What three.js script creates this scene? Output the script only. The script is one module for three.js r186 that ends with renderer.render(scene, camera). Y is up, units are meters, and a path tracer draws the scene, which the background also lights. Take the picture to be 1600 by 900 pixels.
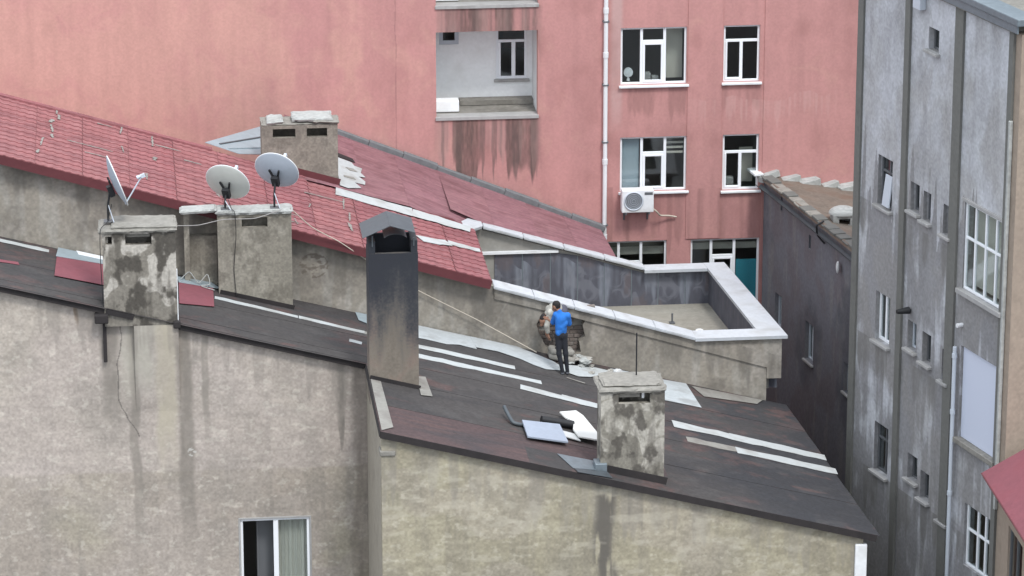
import * as THREE from 'three';
import { RoundedBoxGeometry } from 'three/addons/geometries/RoundedBoxGeometry.js';
import { mergeGeometries } from 'three/addons/utils/BufferGeometryUtils.js';
import { MarchingCubes } from 'three/addons/objects/MarchingCubes.js';

/* ---------- camera, sky, sun, exposure ---------- */
const scene = new THREE.Scene();
const RAD = Math.PI / 180;
const camera = new THREE.PerspectiveCamera(8.4706, 16 / 9, 1, 6000);
{
  const p = 17.7 * RAD, b = 6 * RAD, eye = new THREE.Vector3(-9.92, 42.93, 83.58);
  camera.position.copy(eye);
  camera.lookAt(eye.x + Math.sin(b) * Math.cos(p), eye.y - Math.sin(p), eye.z - Math.cos(b) * Math.cos(p));
}
{ // overcast sky: a little brighter overhead, pale blue-white
  const w = 64, h = 32, d = new Float32Array(w * h * 4);
  for (let j = 0; j < h; j++) for (let i = 0; i < w; i++) {
    const el = ((j + 0.5) / h - 0.5) * Math.PI, s = Math.max(0, Math.sin(el)), L = 0.82 * (0.75 + 0.5 * s), k = (j * w + i) * 4;
    d[k] = L * 0.92; d[k + 1] = L * 0.985; d[k + 2] = L * 1.08; d[k + 3] = 1;
  }
  const t = new THREE.DataTexture(d, w, h, THREE.RGBAFormat, THREE.FloatType);
  t.mapping = THREE.EquirectangularReflectionMapping; t.magFilter = THREE.LinearFilter; t.needsUpdate = true;
  scene.background = t; scene.environment = t;
}
const sun = new THREE.DirectionalLight(new THREE.Color(1, 0.975, 0.94), 1.15);
sun.position.set(12 + 0, 15 + 52, 34); sun.target.position.set(0, 14, 0);
sun.castShadow = true; sun.shadow.radius = 22; sun.shadow.mapSize.set(2048, 2048);
Object.assign(sun.shadow.camera, { left: -30, right: 30, top: 30, bottom: -30, near: 1, far: 160 });
scene.add(sun, sun.target);
const renderer = new THREE.WebGLRenderer({ antialias: true });
renderer.toneMapping = THREE.LinearToneMapping;
renderer.toneMappingExposure = 2.1;
renderer.shadowMap.enabled = true;

/* ---------- helpers ---------- */
function rng(seed) { let a = seed >>> 0; return () => { a = (a + 0x6D2B79F5) | 0; let t = Math.imul(a ^ (a >>> 15), 1 | a); t = (t + Math.imul(t ^ (t >>> 7), 61 | t)) ^ t; return ((t ^ (t >>> 14)) >>> 0) / 4294967296; }; }
const LAT = new Float32Array(65536); { const r = rng(7); for (let i = 0; i < 65536; i++) LAT[i] = r(); }
function vn(x, y) {
  const ix = Math.floor(x), iy = Math.floor(y); let fx = x - ix, fy = y - iy; fx = fx * fx * (3 - 2 * fx); fy = fy * fy * (3 - 2 * fy);
  const a = ix & 255, b = (ix + 1) & 255, c = (iy & 255) << 8, d = ((iy + 1) & 255) << 8;
  const p = LAT[c | a], q = LAT[c | b], r = LAT[d | a], s = LAT[d | b];
  return p + (q - p) * fx + (r - p) * fy + (p - q - r + s) * fx * fy;
}
function fbm(x, y, o = 4) { let s = 0, a = 0.5, t = 0; for (let i = 0; i < o; i++) { s += a * vn(x, y); t += a; x = x * 2.03 + 17.3; y = y * 2.03 + 5.7; a *= 0.5; } return s / t; }
const wfbm = (x, y, o = 4) => fbm(x + 1.6 * (vn(x * 1.3 + 40, y * 1.3) - 0.5), y + 1.6 * (vn(x * 1.3, y * 1.3 + 70) - 0.5), o);
const sm = (a, b, x) => { const t = Math.min(1, Math.max(0, (x - a) / (b - a))); return t * t * (3 - 2 * t); };
const mixc = (c, d, t) => { c[0] += (d[0] - c[0]) * t; c[1] += (d[1] - c[1]) * t; c[2] += (d[2] - c[2]) * t; };
const mulc = (c, k) => { c[0] *= k; c[1] *= k; c[2] *= k; };
/* vertical run-off streaks starting at height top; every run has its own length and a ragged end */
function runs(x, y, top, maxLen, freq, seed) {
  if (y > top) return 0;
  const d = top - y, wob = x + 0.02 * (vn(y * 3, seed) - 0.5);
  const n = fbm(wob * freq + seed * 9.1, seed * 3.3, 3), len = maxLen * Math.max(0, n - 0.28) * 1.8;
  const grain = 0.55 + 0.6 * fbm(x * 26, y * 5 + seed, 2);
  return sm(0.4, 0.62, n) * (d < len ? 1 : Math.max(0, 1 - (d - len) / 0.22)) * grain;
}
/* one plaster relief shared by all rough surfaces, 2 m across, uv in metres */
const SHARED_BUMP = (() => {
  const n = 256, a = new Uint8Array(n * n * 4);
  for (let j = 0; j < n; j++) for (let i = 0; i < n; i++) {
    const u = i / n, v = j / n, f = (x, y) => 0.55 * fbm(x * 9, y * 9, 3) + 0.45 * fbm(x * 34, y * 34, 2);
    const h = f(u, v) * (1 - u) * (1 - v) + f(u - 1, v) * u * (1 - v) + f(u, v - 1) * (1 - u) * v + f(u - 1, v - 1) * u * v, k = (j * n + i) * 4;
    a[k] = a[k + 1] = a[k + 2] = 255 * h; a[k + 3] = 255;
  }
  const t = new THREE.DataTexture(a, n, n, THREE.RGBAFormat); t.wrapS = t.wrapT = THREE.RepeatWrapping; t.magFilter = THREE.LinearFilter; t.repeat.set(0.5, 0.5); t.needsUpdate = true; return t;
})();
/* texture over [x0,x0+W]x[y0,y0+H] metres of a surface whose uv are metres; fn(x,y,c) -> height 0..1 */
function paint(x0, y0, W, H, ppm, fn, bump = 0.004, extra = {}) {
  const w = Math.max(8, Math.min(2048, Math.round(W * ppm))), h = Math.max(8, Math.min(2048, Math.round(H * ppm)));
  const a = new Uint8Array(w * h * 4), c = [0, 0, 0];
  for (let j = 0; j < h; j++) for (let i = 0; i < w; i++) {
    const k = (j * w + i) * 4; fn(x0 + (i + 0.5) / w * W, y0 + (j + 0.5) / h * H, c);
    a[k] = Math.max(0, Math.min(255, c[0])); a[k + 1] = Math.max(0, Math.min(255, c[1])); a[k + 2] = Math.max(0, Math.min(255, c[2])); a[k + 3] = 255;
  }
  const mk = (d, srgb) => {
    const t = new THREE.DataTexture(d, w, h, THREE.RGBAFormat); t.wrapS = t.wrapT = THREE.RepeatWrapping; t.magFilter = THREE.LinearFilter; t.minFilter = THREE.LinearMipmapLinearFilter; t.generateMipmaps = true;
    if (srgb) t.colorSpace = THREE.SRGBColorSpace; t.repeat.set(1 / W, 1 / H); t.offset.set(-x0 / W, -y0 / H); t.needsUpdate = true; return t;
  };
  const o = { map: mk(a, true), roughness: 0.92, ...extra };
  if (bump) { o.bumpMap = SHARED_BUMP; o.bumpScale = bump; }
  return new THREE.MeshStandardMaterial(o);
}
const flat = (hex, roughness = 0.8, metalness = 0) => new THREE.MeshStandardMaterial({ color: hex, roughness, metalness });
/* small repeating material with blotches */
function mottled(rgb, amp = 0.12, ppm = 64, size = 4, dark = [60, 56, 52], darkAmt = 0.3, seed = 0, extra = {}) {
  return paint(0, 0, size, size, ppm, (x, y, c) => {
    const wrap = (f) => { const tx = x / size, ty = y / size; return f(x, y) * (1 - tx) * (1 - ty) + f(x - size, y) * tx * (1 - ty) + f(x, y - size) * (1 - tx) * ty + f(x - size, y - size) * tx * ty; };
    const n = wrap((u, v) => fbm(u * 2.5 + seed, v * 2.5 + 50, 4)), m = wrap((u, v) => fbm(u * 17 + seed, v * 17 + 90, 2));
    c[0] = rgb[0]; c[1] = rgb[1]; c[2] = rgb[2];
    mulc(c, 1 + amp * 2 * (n - 0.5) + amp * 1.2 * (m - 0.5)); mixc(c, dark, darkAmt * sm(0.46, 0.76, n)); return m * 0.7 + n * 0.3;
  }, 0.003, extra);
}
function metric(g) { // uv in metres from the dominant axis of each face
  if (g.index) g = g.toNonIndexed();
  g.computeVertexNormals();
  const p = g.attributes.position, uv = new Float32Array(p.count * 2), A = new THREE.Vector3(), B = new THREE.Vector3(), C = new THREE.Vector3();
  for (let i = 0; i < p.count; i += 3) {
    A.fromBufferAttribute(p, i); B.fromBufferAttribute(p, i + 1); C.fromBufferAttribute(p, i + 2);
    const n = B.clone().sub(A).cross(C.clone().sub(A)), ax = Math.abs(n.x), ay = Math.abs(n.y), az = Math.abs(n.z);
    [A, B, C].forEach((v, k) => {
      const o = (i + k) * 2;
      if (ay > ax && ay > az) { uv[o] = v.x; uv[o + 1] = -v.z; } else if (ax > az) { uv[o] = v.z; uv[o + 1] = v.y; } else { uv[o] = v.x; uv[o + 1] = v.y; }
    });
  }
  g.setAttribute('uv', new THREE.BufferAttribute(uv, 2));
  return g;
}
const box = (x0, x1, y0, y1, z0, z1) => metric(new THREE.BoxGeometry(x1 - x0, y1 - y0, z1 - z0).translate((x0 + x1) / 2, (y0 + y1) / 2, (z0 + z1) / 2));
const rbox = (x0, x1, y0, y1, z0, z1, r = 0.02) => metric(new RoundedBoxGeometry(x1 - x0, y1 - y0, z1 - z0, 2, r).translate((x0 + x1) / 2, (y0 + y1) / 2, (z0 + z1) / 2));
/* worn stone or cement slab: box with knocked-about edges */
function worn(x0, x1, y0, y1, z0, z1, seed, amp = 0.02) {
  const g = new THREE.BoxGeometry(x1 - x0, y1 - y0, z1 - z0, Math.max(3, Math.round((x1 - x0) / 0.08)), 2, Math.max(3, Math.round((z1 - z0) / 0.1))), p = g.attributes.position, hx = (x1 - x0) / 2, hy = (y1 - y0) / 2, hz = (z1 - z0) / 2;
  for (let i = 0; i < p.count; i++) {
    const x = p.getX(i), y = p.getY(i), z = p.getZ(i), ex = Math.abs(x) > hx - 0.001, ez = Math.abs(z) > hz - 0.001, ey = Math.abs(y) > hy - 0.001, n = vn(x * 9 + seed, z * 9 + y * 5 + seed), m = vn(x * 3.1 + seed * 2, z * 3.1);
    let k = 1; if ((ex || ez) && ey) k = 1 - 0.9 * amp / Math.min(hx, hz) * (0.4 + n);
    p.setXYZ(i, x * k - (ex ? Math.sign(x) * amp * 1.6 * n : 0), y - (y > 0 && ey ? amp * (0.3 * m + ((ex || ez) ? 0.9 * n : 0)) : 0), z * (ez ? k : 1) - (ez ? Math.sign(z) * amp * 1.8 * n : 0));
  }
  return metric(g.translate((x0 + x1) / 2, (y0 + y1) / 2, (z0 + z1) / 2));
}
const shapeOf = (pts) => new THREE.Shape(pts.map(([x, y]) => new THREE.Vector2(x, y)));
/* upright panel: outline and holes in x,y; from z-t to z */
function panel(pts, holes, z, t) {
  const s = shapeOf(pts); for (const h of holes) s.holes.push(new THREE.Path(h.map(([x, y]) => new THREE.Vector2(x, y))));
  return metric(new THREE.ExtrudeGeometry(s, { depth: t, bevelEnabled: false, steps: 1 }).translate(0, 0, z - t));
}
const rect = (x0, y0, x1, y1) => [[x0, y0], [x1, y0], [x1, y1], [x0, y1]];
/* flat slab: outline in x,z; from y to y+t */
function slab(pts, y, t) {
  const g = new THREE.ExtrudeGeometry(shapeOf(pts.map(([x, z]) => [x, -z])), { depth: t, bevelEnabled: false, steps: 1 });
  g.rotateX(-Math.PI / 2); g.translate(0, y, 0); return metric(g);
}
/* wall along z at x, from x to x+t: outline in z,y */
function sideWall(pts, x, t, holes = []) {
  const s = shapeOf(pts); for (const h of holes) s.holes.push(new THREE.Path(h.map(([a, b]) => new THREE.Vector2(a, b))));
  const g = new THREE.ExtrudeGeometry(s, { depth: t, bevelEnabled: false }); g.applyMatrix4(new THREE.Matrix4().makeBasis(new THREE.Vector3(0, 0, 1), new THREE.Vector3(0, 1, 0), new THREE.Vector3(-1, 0, 0))); g.translate(x + t, 0, 0); return metric(g);
}
function tube(pts, r, seg = 6, n = 0) {
  const c = new THREE.CatmullRomCurve3(pts.map((p) => new THREE.Vector3(...p)), false, 'catmullrom', 0.3);
  return new THREE.TubeGeometry(c, n || pts.length * 6, r, seg, false).toNonIndexed();
}
const merge = (gs) => mergeGeometries(gs.map((g) => { const k = g.index ? g.toNonIndexed() : g; for (const a of Object.keys(k.attributes)) if (!['position', 'normal', 'uv'].includes(a)) k.deleteAttribute(a); return k; }));
function part(parent, name, g, m) { const o = new THREE.Mesh(g, m); o.name = name; o.castShadow = o.receiveShadow = true; parent.add(o); return o; }
const taken = {};
function top(o, name, label, category, group) {
  const n = (taken[name] = (taken[name] ?? -1) + 1); o.name = n ? name + '_' + String(n).padStart(3, '0') : name;
  o.userData = { label, category }; if (group) o.userData.group = group; scene.add(o); return o;
}
function thing(name, label, category, pos = [0, 0, 0], group) { const o = top(new THREE.Group(), name, label, category, group); o.position.set(...pos); return o; }
function single(name, g, m, label, category, group) { const o = new THREE.Mesh(g, m); o.castShadow = o.receiveShadow = true; return top(o, name, label, category, group); }
/* move a thing's origin to its base without moving its parts */
function rebase(o, x, y, z) {
  o.updateMatrix(); const inv = new THREE.Vector3(x, y, z).sub(o.position).applyQuaternion(o.quaternion.clone().invert());
  for (const c of o.children) c.position.sub(inv); o.position.set(x, y, z);
}
/* ragged outline along a straight run in x,z */
function ragged(x0, z0, x1, z1, w0, w1, seed, step = 0.12, amp = 0.25) {
  const r = rng(seed), L = Math.hypot(x1 - x0, z1 - z0), n = Math.max(2, Math.round(L / step)), dx = (x1 - x0) / L, dz = (z1 - z0) / L, a = [], b = [];
  for (let i = 0; i <= n; i++) {
    const t = i / n, w = (w0 + (w1 - w0) * t) / 2, x = x0 + (x1 - x0) * t, z = z0 + (z1 - z0) * t, wa = w * (1 + amp * (r() - 0.5) * 2), wb = w * (1 + amp * (r() - 0.5) * 2);
    a.push([x - dz * wa, z + dx * wa]); b.push([x + dz * wb, z - dx * wb]);
  }
  return a.concat(b.reverse());
}

/* ---------- materials ---------- */
const M = {};
M.white = mottled([222, 224, 226], 0.05, 48, 3, [150, 148, 140], 0.25, 3, { roughness: 0.55 });
M.coping = mottled([180, 184, 188], 0.08, 64, 3, [138, 137, 133], 0.5, 7, { roughness: 0.6 });
M.frame = flat(0xe6e9ec, 0.4);
M.frameGrey = flat(0xb9c0c8, 0.5);
M.darkFrame = flat(0x5b5d60, 0.6);
M.glass = new THREE.MeshPhysicalMaterial({ color: 0xf0f4f4, transmission: 1, roughness: 0.04, thickness: 0, ior: 1.5, side: THREE.DoubleSide });
M.interior = flat(0x8a8782, 0.95);
M.curtain = new THREE.MeshPhysicalMaterial({ color: 0xe2dcd0, roughness: 1, transmission: 0.35, thickness: 0, side: THREE.DoubleSide });
M.sill = mottled([160, 159, 157], 0.1, 64, 2, [96, 94, 90], 0.4, 11);
M.slabConc = mottled([134, 131, 124], 0.2, 80, 3, [88, 85, 79], 0.6, 21);
M.black = flat(0x1a1b1e, 0.6);
M.galv = mottled([118, 128, 134], 0.1, 64, 3, [92, 100, 106], 0.35, 31, { roughness: 0.5, metalness: 0.35 });
M.galvPale = mottled([152, 165, 171], 0.07, 64, 3, [120, 128, 132], 0.35, 37, { roughness: 0.55, metalness: 0.2 });
M.galvDark = mottled([82, 88, 92], 0.1, 64, 3, [62, 66, 72], 0.4, 41, { roughness: 0.55, metalness: 0.3 });
M.bitumen = mottled([44, 40, 40], 0.2, 48, 3, [26, 24, 25], 0.5, 51);
M.strip = mottled([172, 176, 176], 0.08, 64, 4, [126, 122, 116], 0.5, 61);
M.flashPale = mottled([170, 175, 177], 0.1, 64, 3, [122, 122, 120], 0.55, 63);
M.stripDull = mottled([136, 134, 128], 0.12, 64, 4, [98, 92, 88], 0.6, 67);
M.redPatch = mottled([122, 70, 78], 0.08, 64, 3, [112, 54, 60], 0.3, 71);
M.rubble = mottled([160, 157, 150], 0.18, 64, 2, [110, 104, 96], 0.5, 81);
M.redFascia = mottled([92, 44, 48], 0.1, 48, 3, [72, 30, 34], 0.4, 91, { roughness: 0.6 });
M.rope = flat(0xb9b0a2, 0.9);
M.upstand = mottled([112, 114, 116], 0.14, 64, 3, [78, 80, 80], 0.5, 97);
M.cable = flat(0x9a9794, 0.8);
M.mortar = mottled([164, 166, 163], 0.2, 64, 3, [110, 110, 106], 0.5, 95);

/* beige cement plaster of the near building */
function beige(seed, pink, lineY) {
  return (x, y, c) => {
    const n = fbm(x * 0.7 + seed, y * 0.7, 4), tro = fbm(x * 3.2 + seed, y * 8.5 + 3, 4), fine = fbm(x * 22, y * 22 + seed, 2), big = fbm(x * 0.25 + seed * 2, y * 0.22 + 9, 3);
    c[0] = 171; c[1] = 163; c[2] = 146;
    mixc(c, [172, 161, 151], pink * sm(0.42, 0.62, big + 0.25 * (n - 0.5)) * 0.8);
    mixc(c, [180, 173, 155], 0.55 * sm(0.48, 0.7, tro) * sm(0.62, 0.38, big)); mixc(c, [146, 139, 130], 0.4 * sm(0.48, 0.72, fbm(x * 5 + seed, y * 0.5 + 11, 4))); mixc(c, [182, 172, 164], 0.4 * sm(0.5, 0.64, wfbm(x * 0.55 + seed + 5, y * 0.8 + 2, 5)));
    mulc(c, lineY ? 0.905 : 0.925); if (lineY) { const up = sm(-0.04, 0.04, y - lineY - 0.12 * (n - 0.5)); mixc(c, [172, 162, 155], 0.6 * up); }
    mixc(c, [138, 132, 124], 0.4 * sm(0.5, 0.75, fbm(x * 1.4 + 40 + seed, y * 1.1, 5))); mixc(c, [196, 190, 178], 0.35 * sm(0.64, 0.72, fbm(x * 6 + seed, y * 9, 4)));
    mulc(c, 1 + 0.12 * (tro - 0.5) + 0.2 * (fine - 0.5) + 0.12 * (n - 0.5));
    return 0.5 * tro + 0.5 * fine;
  };
}
{
  const f = beige(3, 1, 12.75);
  M.beigeLeft = paint(-16, 0, 11.5, 18.5, 62, (x, y, c) => {
    const h = f(x, y, c), roofY = 14 - 0.26 * x;
    for (const [xc, w, ln, s, col] of [[-9.05, 0.3, 4.2, 2, [172, 164, 146]], [-8.62, 0.22, 6, 5, [118, 112, 104]], [-9.75, 0.14, 6.5, 17, [124, 118, 110]], [-8.15, 0.1, 3, 23, [128, 122, 114]], [-10.25, 0.25, 3.2, 8, [124, 118, 110]], [-9.6, 0.5, 2.2, 12, [168, 164, 152]], [-11, 0.06, 0.7, 14, [92, 74, 56]]]) {
      const d = roofY - y; if (d < 0 || d > ln) continue;
      const wob = 0.16 * (fbm(y * 1.4 + s, s * 7, 3) - 0.5), k = sm(w, w * 0.45, Math.abs(x - xc - wob)) * sm(ln, ln * 0.55, d + 0.6 * (fbm(x * 5, y * 1.2 + s, 3) - 0.5));
      mixc(c, col, k * (0.35 + 0.55 * fbm(x * 7 + s, y * 2.4, 3)));
    }
    mixc(c, [98, 94, 88], 0.7 * runs(x, y, roofY, 3.4, 2.2, 31) * sm(-5.55, -5.1, x));
    mixc(c, [128, 122, 115], 0.4 * runs(x, y, roofY, 1.2, 6, 33));
    mixc(c, [88, 80, 72], 0.5 * sm(-5.02, -4.8, x + 0.3 * (fbm(x * 3, y * 0.8, 3) - 0.5)) * (0.4 + 0.7 * fbm(x * 9, y * 1.5, 3)));
    const crack = Math.abs(x + 10.02 + 0.25 * (fbm(y * 1.5, 4, 3) - 0.5) - (y < 14.3 ? (14.3 - y) * 0.4 : 0)); if (y > 13.6 && y < 16.4 && crack < 0.012) mulc(c, 0.72);
    if (Math.hypot(x + 8.5, (y - 13.2)) < 0.1) mixc(c, [206, 206, 200], 0.6 * sm(0.45, 0.6, fbm(x * 20, y * 20, 2)));
    return h;
  }, 0.006);
  const g = beige(13, 0.55, 0);
  M.beigeRight = paint(-5, 0, 11.5, 15.8, 62, (x, y, c) => {
    const h = g(x, y, c), roofY = 14 - 0.26 * x; mulc(c, 0.95); c[2] -= 5;
    mixc(c, [132, 127, 119], 0.45 * runs(x, y, roofY, 1.6, 4.6, 41));
    mixc(c, [92, 88, 82], 0.9 * sm(0.3, 0.1, Math.abs(x - 0.2 - 0.25 * (fbm(y * 1.3, 3, 3) - 0.5))) * sm(5, 2, roofY - y) * sm(0.3, 0.55, fbm(x * 8, y * 1.6, 4))); mixc(c, [112, 107, 100], 0.7 * sm(0.62, 0.3, Math.abs(x - 0.75)) * runs(x, y, roofY, 2.0, 5, 55));
    mixc(c, [186, 180, 164], 0.35 * sm(0.56, 0.72, fbm(x * 2.3 + 5, y * 5, 4)));
    return h;
  }, 0.006);
  M.beigeSide = mottled([150, 143, 130], 0.14, 64, 5, [108, 102, 94], 0.5, 101);
}
/* grey cement of the middle building */
M.greyWall = paint(-16, 10, 22, 10, 62, (x, y, c) => {
  const n = fbm(x * 0.9 + 7, y * 0.9, 4), ver = fbm(x * 4.2, y * 0.9 + 3, 4), fine = fbm(x * 20, y * 20, 2), patch = fbm(x * 1.3 + 30, y * 2.2 + 8, 4);
  c[0] = 136; c[1] = 130; c[2] = 120;
  mixc(c, [150, 147, 140], 0.6 * sm(0.46, 0.72, ver)); mixc(c, [106, 101, 94], 0.6 * sm(0.48, 0.74, patch)); mixc(c, [160, 154, 146], 0.45 * sm(0.56, 0.72, wfbm(x * 2.2 + 60, y * 1.6, 4)));
  mulc(c, 1 + 0.22 * (n - 0.5) + 0.2 * (fine - 0.5));
  mixc(c, [96, 92, 86], 0.5 * runs(x, y, Math.min(19.3, 19.26 - 0.3 * (x + 12.56)) - 0.1, 1.2, 3.4, 5));
  if (Math.hypot((x + 5.55) * 0.9, (y - 16.35)) < 0.3) mixc(c, [96, 88, 80], 0.75 * sm(0.42, 0.55, fbm(x * 9, y * 14, 3)));
  return 0.5 * fine + 0.5 * patch;
}, 0.006);
M.terraceWall = mottled([146, 144, 138], 0.1, 64, 4, [112, 108, 102], 0.4, 111);
M.panelMat = [0, 1, 2].map((k) => paint(0, 0, 0.75, 2.4, 90, (x, y, c) => {
  const s = k * 13 + 3, n = fbm(x * 3 + s, y * 1.6 + s, 4), f = fbm(x * 20 + s, y * 6, 3);
  c[0] = 82; c[1] = 83; c[2] = 92; mulc(c, 1 + 0.3 * (n - 0.5) + 0.14 * (f - 0.5));
  mixc(c, [128, 134, 144], 0.75 * runs(x, y, 1.5 - 0.5 * vn(x * 3 + s, 2), 1.6, 3.6, s + 2)); mixc(c, [122, 124, 132], 0.5 * sm(0.55, 0.7, wfbm(x * 3 + s, y * 2.4, 4))); mixc(c, [96, 82, 80], 0.4 * sm(0.55, 0.7, n)); return f;
}, 0.003, { roughness: 0.7 }));
M.floorTerr = mottled([140, 136, 126], 0.14, 64, 4, [98, 94, 84], 0.5, 121);
/* salmon painted facade */
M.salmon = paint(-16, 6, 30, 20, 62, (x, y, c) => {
  const n = fbm(x * 0.5 + 2, y * 0.5, 4), m = wfbm(x * 1.6, y * 1.6 + 6, 4), fine = fbm(x * 24, y * 24, 2), ver = fbm(x * 5 + 8, y * 0.5, 4);
  c[0] = 192; c[1] = 147; c[2] = 137;
  mixc(c, [177, 129, 126], 0.9 * sm(0.42, 0.74, 0.55 * m + 0.16 + 0.34 * sm(-12, 3, x)));
  mulc(c, 1 + 0.06 * (m - 0.5) + 0.07 * (fine - 0.5) + 0.09 * (ver - 0.5) + 0.06 * (n - 0.5));
  if (Math.abs(x + 2.92 + 0.03 * (vn(y * 2, 9) - 0.5)) < 0.014) mulc(c, 0.9);
  const soft = (a, b, e = 0.12) => sm(a - e, a + e, x) * sm(b + e, b - e, x);
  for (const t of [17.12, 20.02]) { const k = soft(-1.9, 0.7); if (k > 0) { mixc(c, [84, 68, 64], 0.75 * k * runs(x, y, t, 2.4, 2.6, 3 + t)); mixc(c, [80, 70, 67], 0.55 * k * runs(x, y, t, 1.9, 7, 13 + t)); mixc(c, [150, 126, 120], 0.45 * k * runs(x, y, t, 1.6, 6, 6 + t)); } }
  for (const [a, b, t, l] of [[2.7, 4.6, 17.8, 1.0], [5.4, 6.4, 17.85, 0.9], [2.5, 4.6, 15.2, 2.6], [4.4, 6.5, 15.1, 2.8]]) mixc(c, [126, 92, 88], 0.45 * soft(a, b) * runs(x, y, t, l, 3.6, a + t));  // sill stains; the two lower sets also paint in shade of the light well
  mixc(c, [186, 166, 162], 0.5 * sm(0.2, 0.08, Math.abs(x - 2.68)) * sm(16.6, 18.2, y + 1.6 * (m - 0.5)));
  mixc(c, [196, 166, 160], 0.3 * soft(4.8, 8.2, 0.5) * runs(x, y, 17.5 + 0.3 * (vn(x * 3, 4) - 0.5), 0.6, 16, 77));
  mixc(c, [136, 94, 90], 0.28 * sm(0.5, 0.85, fbm(x * 1.5 + 3, y * 1.1 + 7, 5)) * sm(-9, 2, x));
  return 0;
}, 0.004);
M.loggia = mottled([230, 232, 232], 0.06, 48, 4, [184, 184, 180], 0.35, 131);
/* grey facade at the right: local x along the facade */
M.greyFacade = paint(-1, 0, 9, 24.5, 62, (x, y, c) => {
  const n = fbm(x * 0.8 + 5, y * 0.6, 4), ver = fbm(x * 5 + 2, y * 0.8, 4), blot = fbm(x * 2.4 + 4, y * 1.7, 4), fine = fbm(x * 20, y * 20, 2);
  c[0] = 180; c[1] = 182; c[2] = 187;
  mixc(c, [190, 193, 197], 0.3 * sm(0.46, 0.72, ver)); mixc(c, [150, 150, 150], 0.45 * sm(0.42, 0.74, wfbm(x * 1.8 + 4, y * 1.0, 4))); mixc(c, [198, 202, 206], 0.4 * sm(0.54, 0.76, wfbm(x * 3 + 50, y * 2.2, 4)));
  { const dirt = 0.5 * fbm(x * 6 + 70, y * 0.45, 4) + 0.5 * wfbm(x * 1.5 + 20, y * 0.9, 4); mixc(c, [124, 123, 124], 0.85 * Math.max(0.35 * sm(0.46, 0.66, dirt), 0.95 * sm(0.3, 0.5, dirt + 0.02) * (y < 20.2 - 3 * fbm(x * 7, 3, 3) ? 1 : 0.12))); mixc(c, [138, 134, 128], 0.3 * sm(0.46, 0.7, wfbm(x * 0.9 + 70, y * 0.6, 4))); }
  mulc(c, 1 + 0.16 * (n - 0.5) + 0.16 * (fine - 0.5));
  for (const t of [18.0, 14.8, 11.7]) mixc(c, [104, 102, 98], 0.55 * runs(x, y, t, 1.0, 3.4, t));
  return 0.5 * fine + 0.5 * blot;
}, 0.005);
M.pilaster = mottled([106, 106, 102], 0.1, 48, 4, [84, 84, 80], 0.4, 141);
M.brownWall = mottled([150, 136, 122], 0.12, 64, 5, [118, 106, 96], 0.45, 151);
M.darkWall = paint(-1, 0, 14, 16, 50, (x, y, c) => {
  const n = fbm(x * 0.6 + 15, y * 0.5, 4), ver = fbm(x * 4 + 22, y * 0.6, 4), fine = fbm(x * 18, y * 18, 2), big = fbm(x * 1.1 + 3, y * 0.9 + 40, 4);
  c[0] = 112; c[1] = 112; c[2] = 118; mixc(c, [106, 98, 101], 0.55 * sm(0.45, 0.62, big)); mixc(c, [128, 126, 124], 0.5 * sm(0.58, 0.7, ver)); mixc(c, [76, 78, 84], 0.6 * sm(0.54, 0.7, n));
  mulc(c, 1 + 0.15 * (fine - 0.5)); return 0.5 * fine + 0.5 * ver;
}, 0.005);
M.rubbleRoof = mottled([112, 102, 92], 0.26, 80, 3, [92, 70, 58], 0.6, 161);
/* mottled cement render on the chimneys */
function chimneyMat(x0, y0, seed, base, light, dark, amt) {
  return paint(x0, y0, 3, 4.5, 90, (x, y, c) => {
    const n = wfbm(x * 2.6 + seed, y * 2.0 + seed, 5), m = fbm(x * 4.2 + seed + 9, y * 3.0 + 9, 5), ver = fbm(x * 7 + seed, y * 0.9, 4), fine = fbm(x * 25, y * 25, 2);
    c[0] = base[0]; c[1] = base[1]; c[2] = base[2];
    mixc(c, light, amt * sm(0.46, 0.6, n)); mixc(c, dark, amt * 0.9 * sm(0.5, 0.64, m)); mixc(c, dark, amt * 0.45 * sm(0.5, 0.75, ver)); mulc(c, 1 + 0.24 * (fine - 0.5)); return 0;
  }, 0.006);
}
M.chimMottled = chimneyMat(-11, 14.5, 4, [122, 117, 108], [172, 167, 158], [70, 66, 60], 1.0);
M.chimMottledFront = chimneyMat(-1, 12.5, 44, [126, 122, 112], [170, 166, 156], [78, 74, 68], 0.9);
M.chimPlain = chimneyMat(-8.7, 14.5, 19, [132, 127, 116], [152, 147, 136], [104, 99, 90], 0.6);
M.chimFar = chimneyMat(-7, 15, 33, [128, 122, 112], [146, 140, 130], [100, 95, 88], 0.45);
/* soot on the tall flue: dense blotches by the mouth, thinning to streaks */
M.soot = paint(-6, 14, 4, 5, 90, (x, y, c) => {
  const n = fbm(x * 2.2 + 3, y * 1.6, 4), ver = fbm(x * 8, y * 0.9 + 4, 4), fine = fbm(x * 26, y * 26, 2);
  c[0] = 116; c[1] = 108; c[2] = 98; mixc(c, [124, 106, 96], 0.5 * sm(0.5, 0.66, n)); mulc(c, 1 + 0.16 * (fine - 0.5) + 0.2 * (n - 0.5));
  const dens = (y - 15.1) / 2.7 + 0.45 * (ver - 0.5) + 0.45 * (n - 0.5) + 0.25 * (fine - 0.5);
  mixc(c, [40, 43, 50], 0.96 * sm(0.1, 0.92, dens)); return 0.5 * fine + 0.5 * ver;
}, 0.004);
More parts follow.
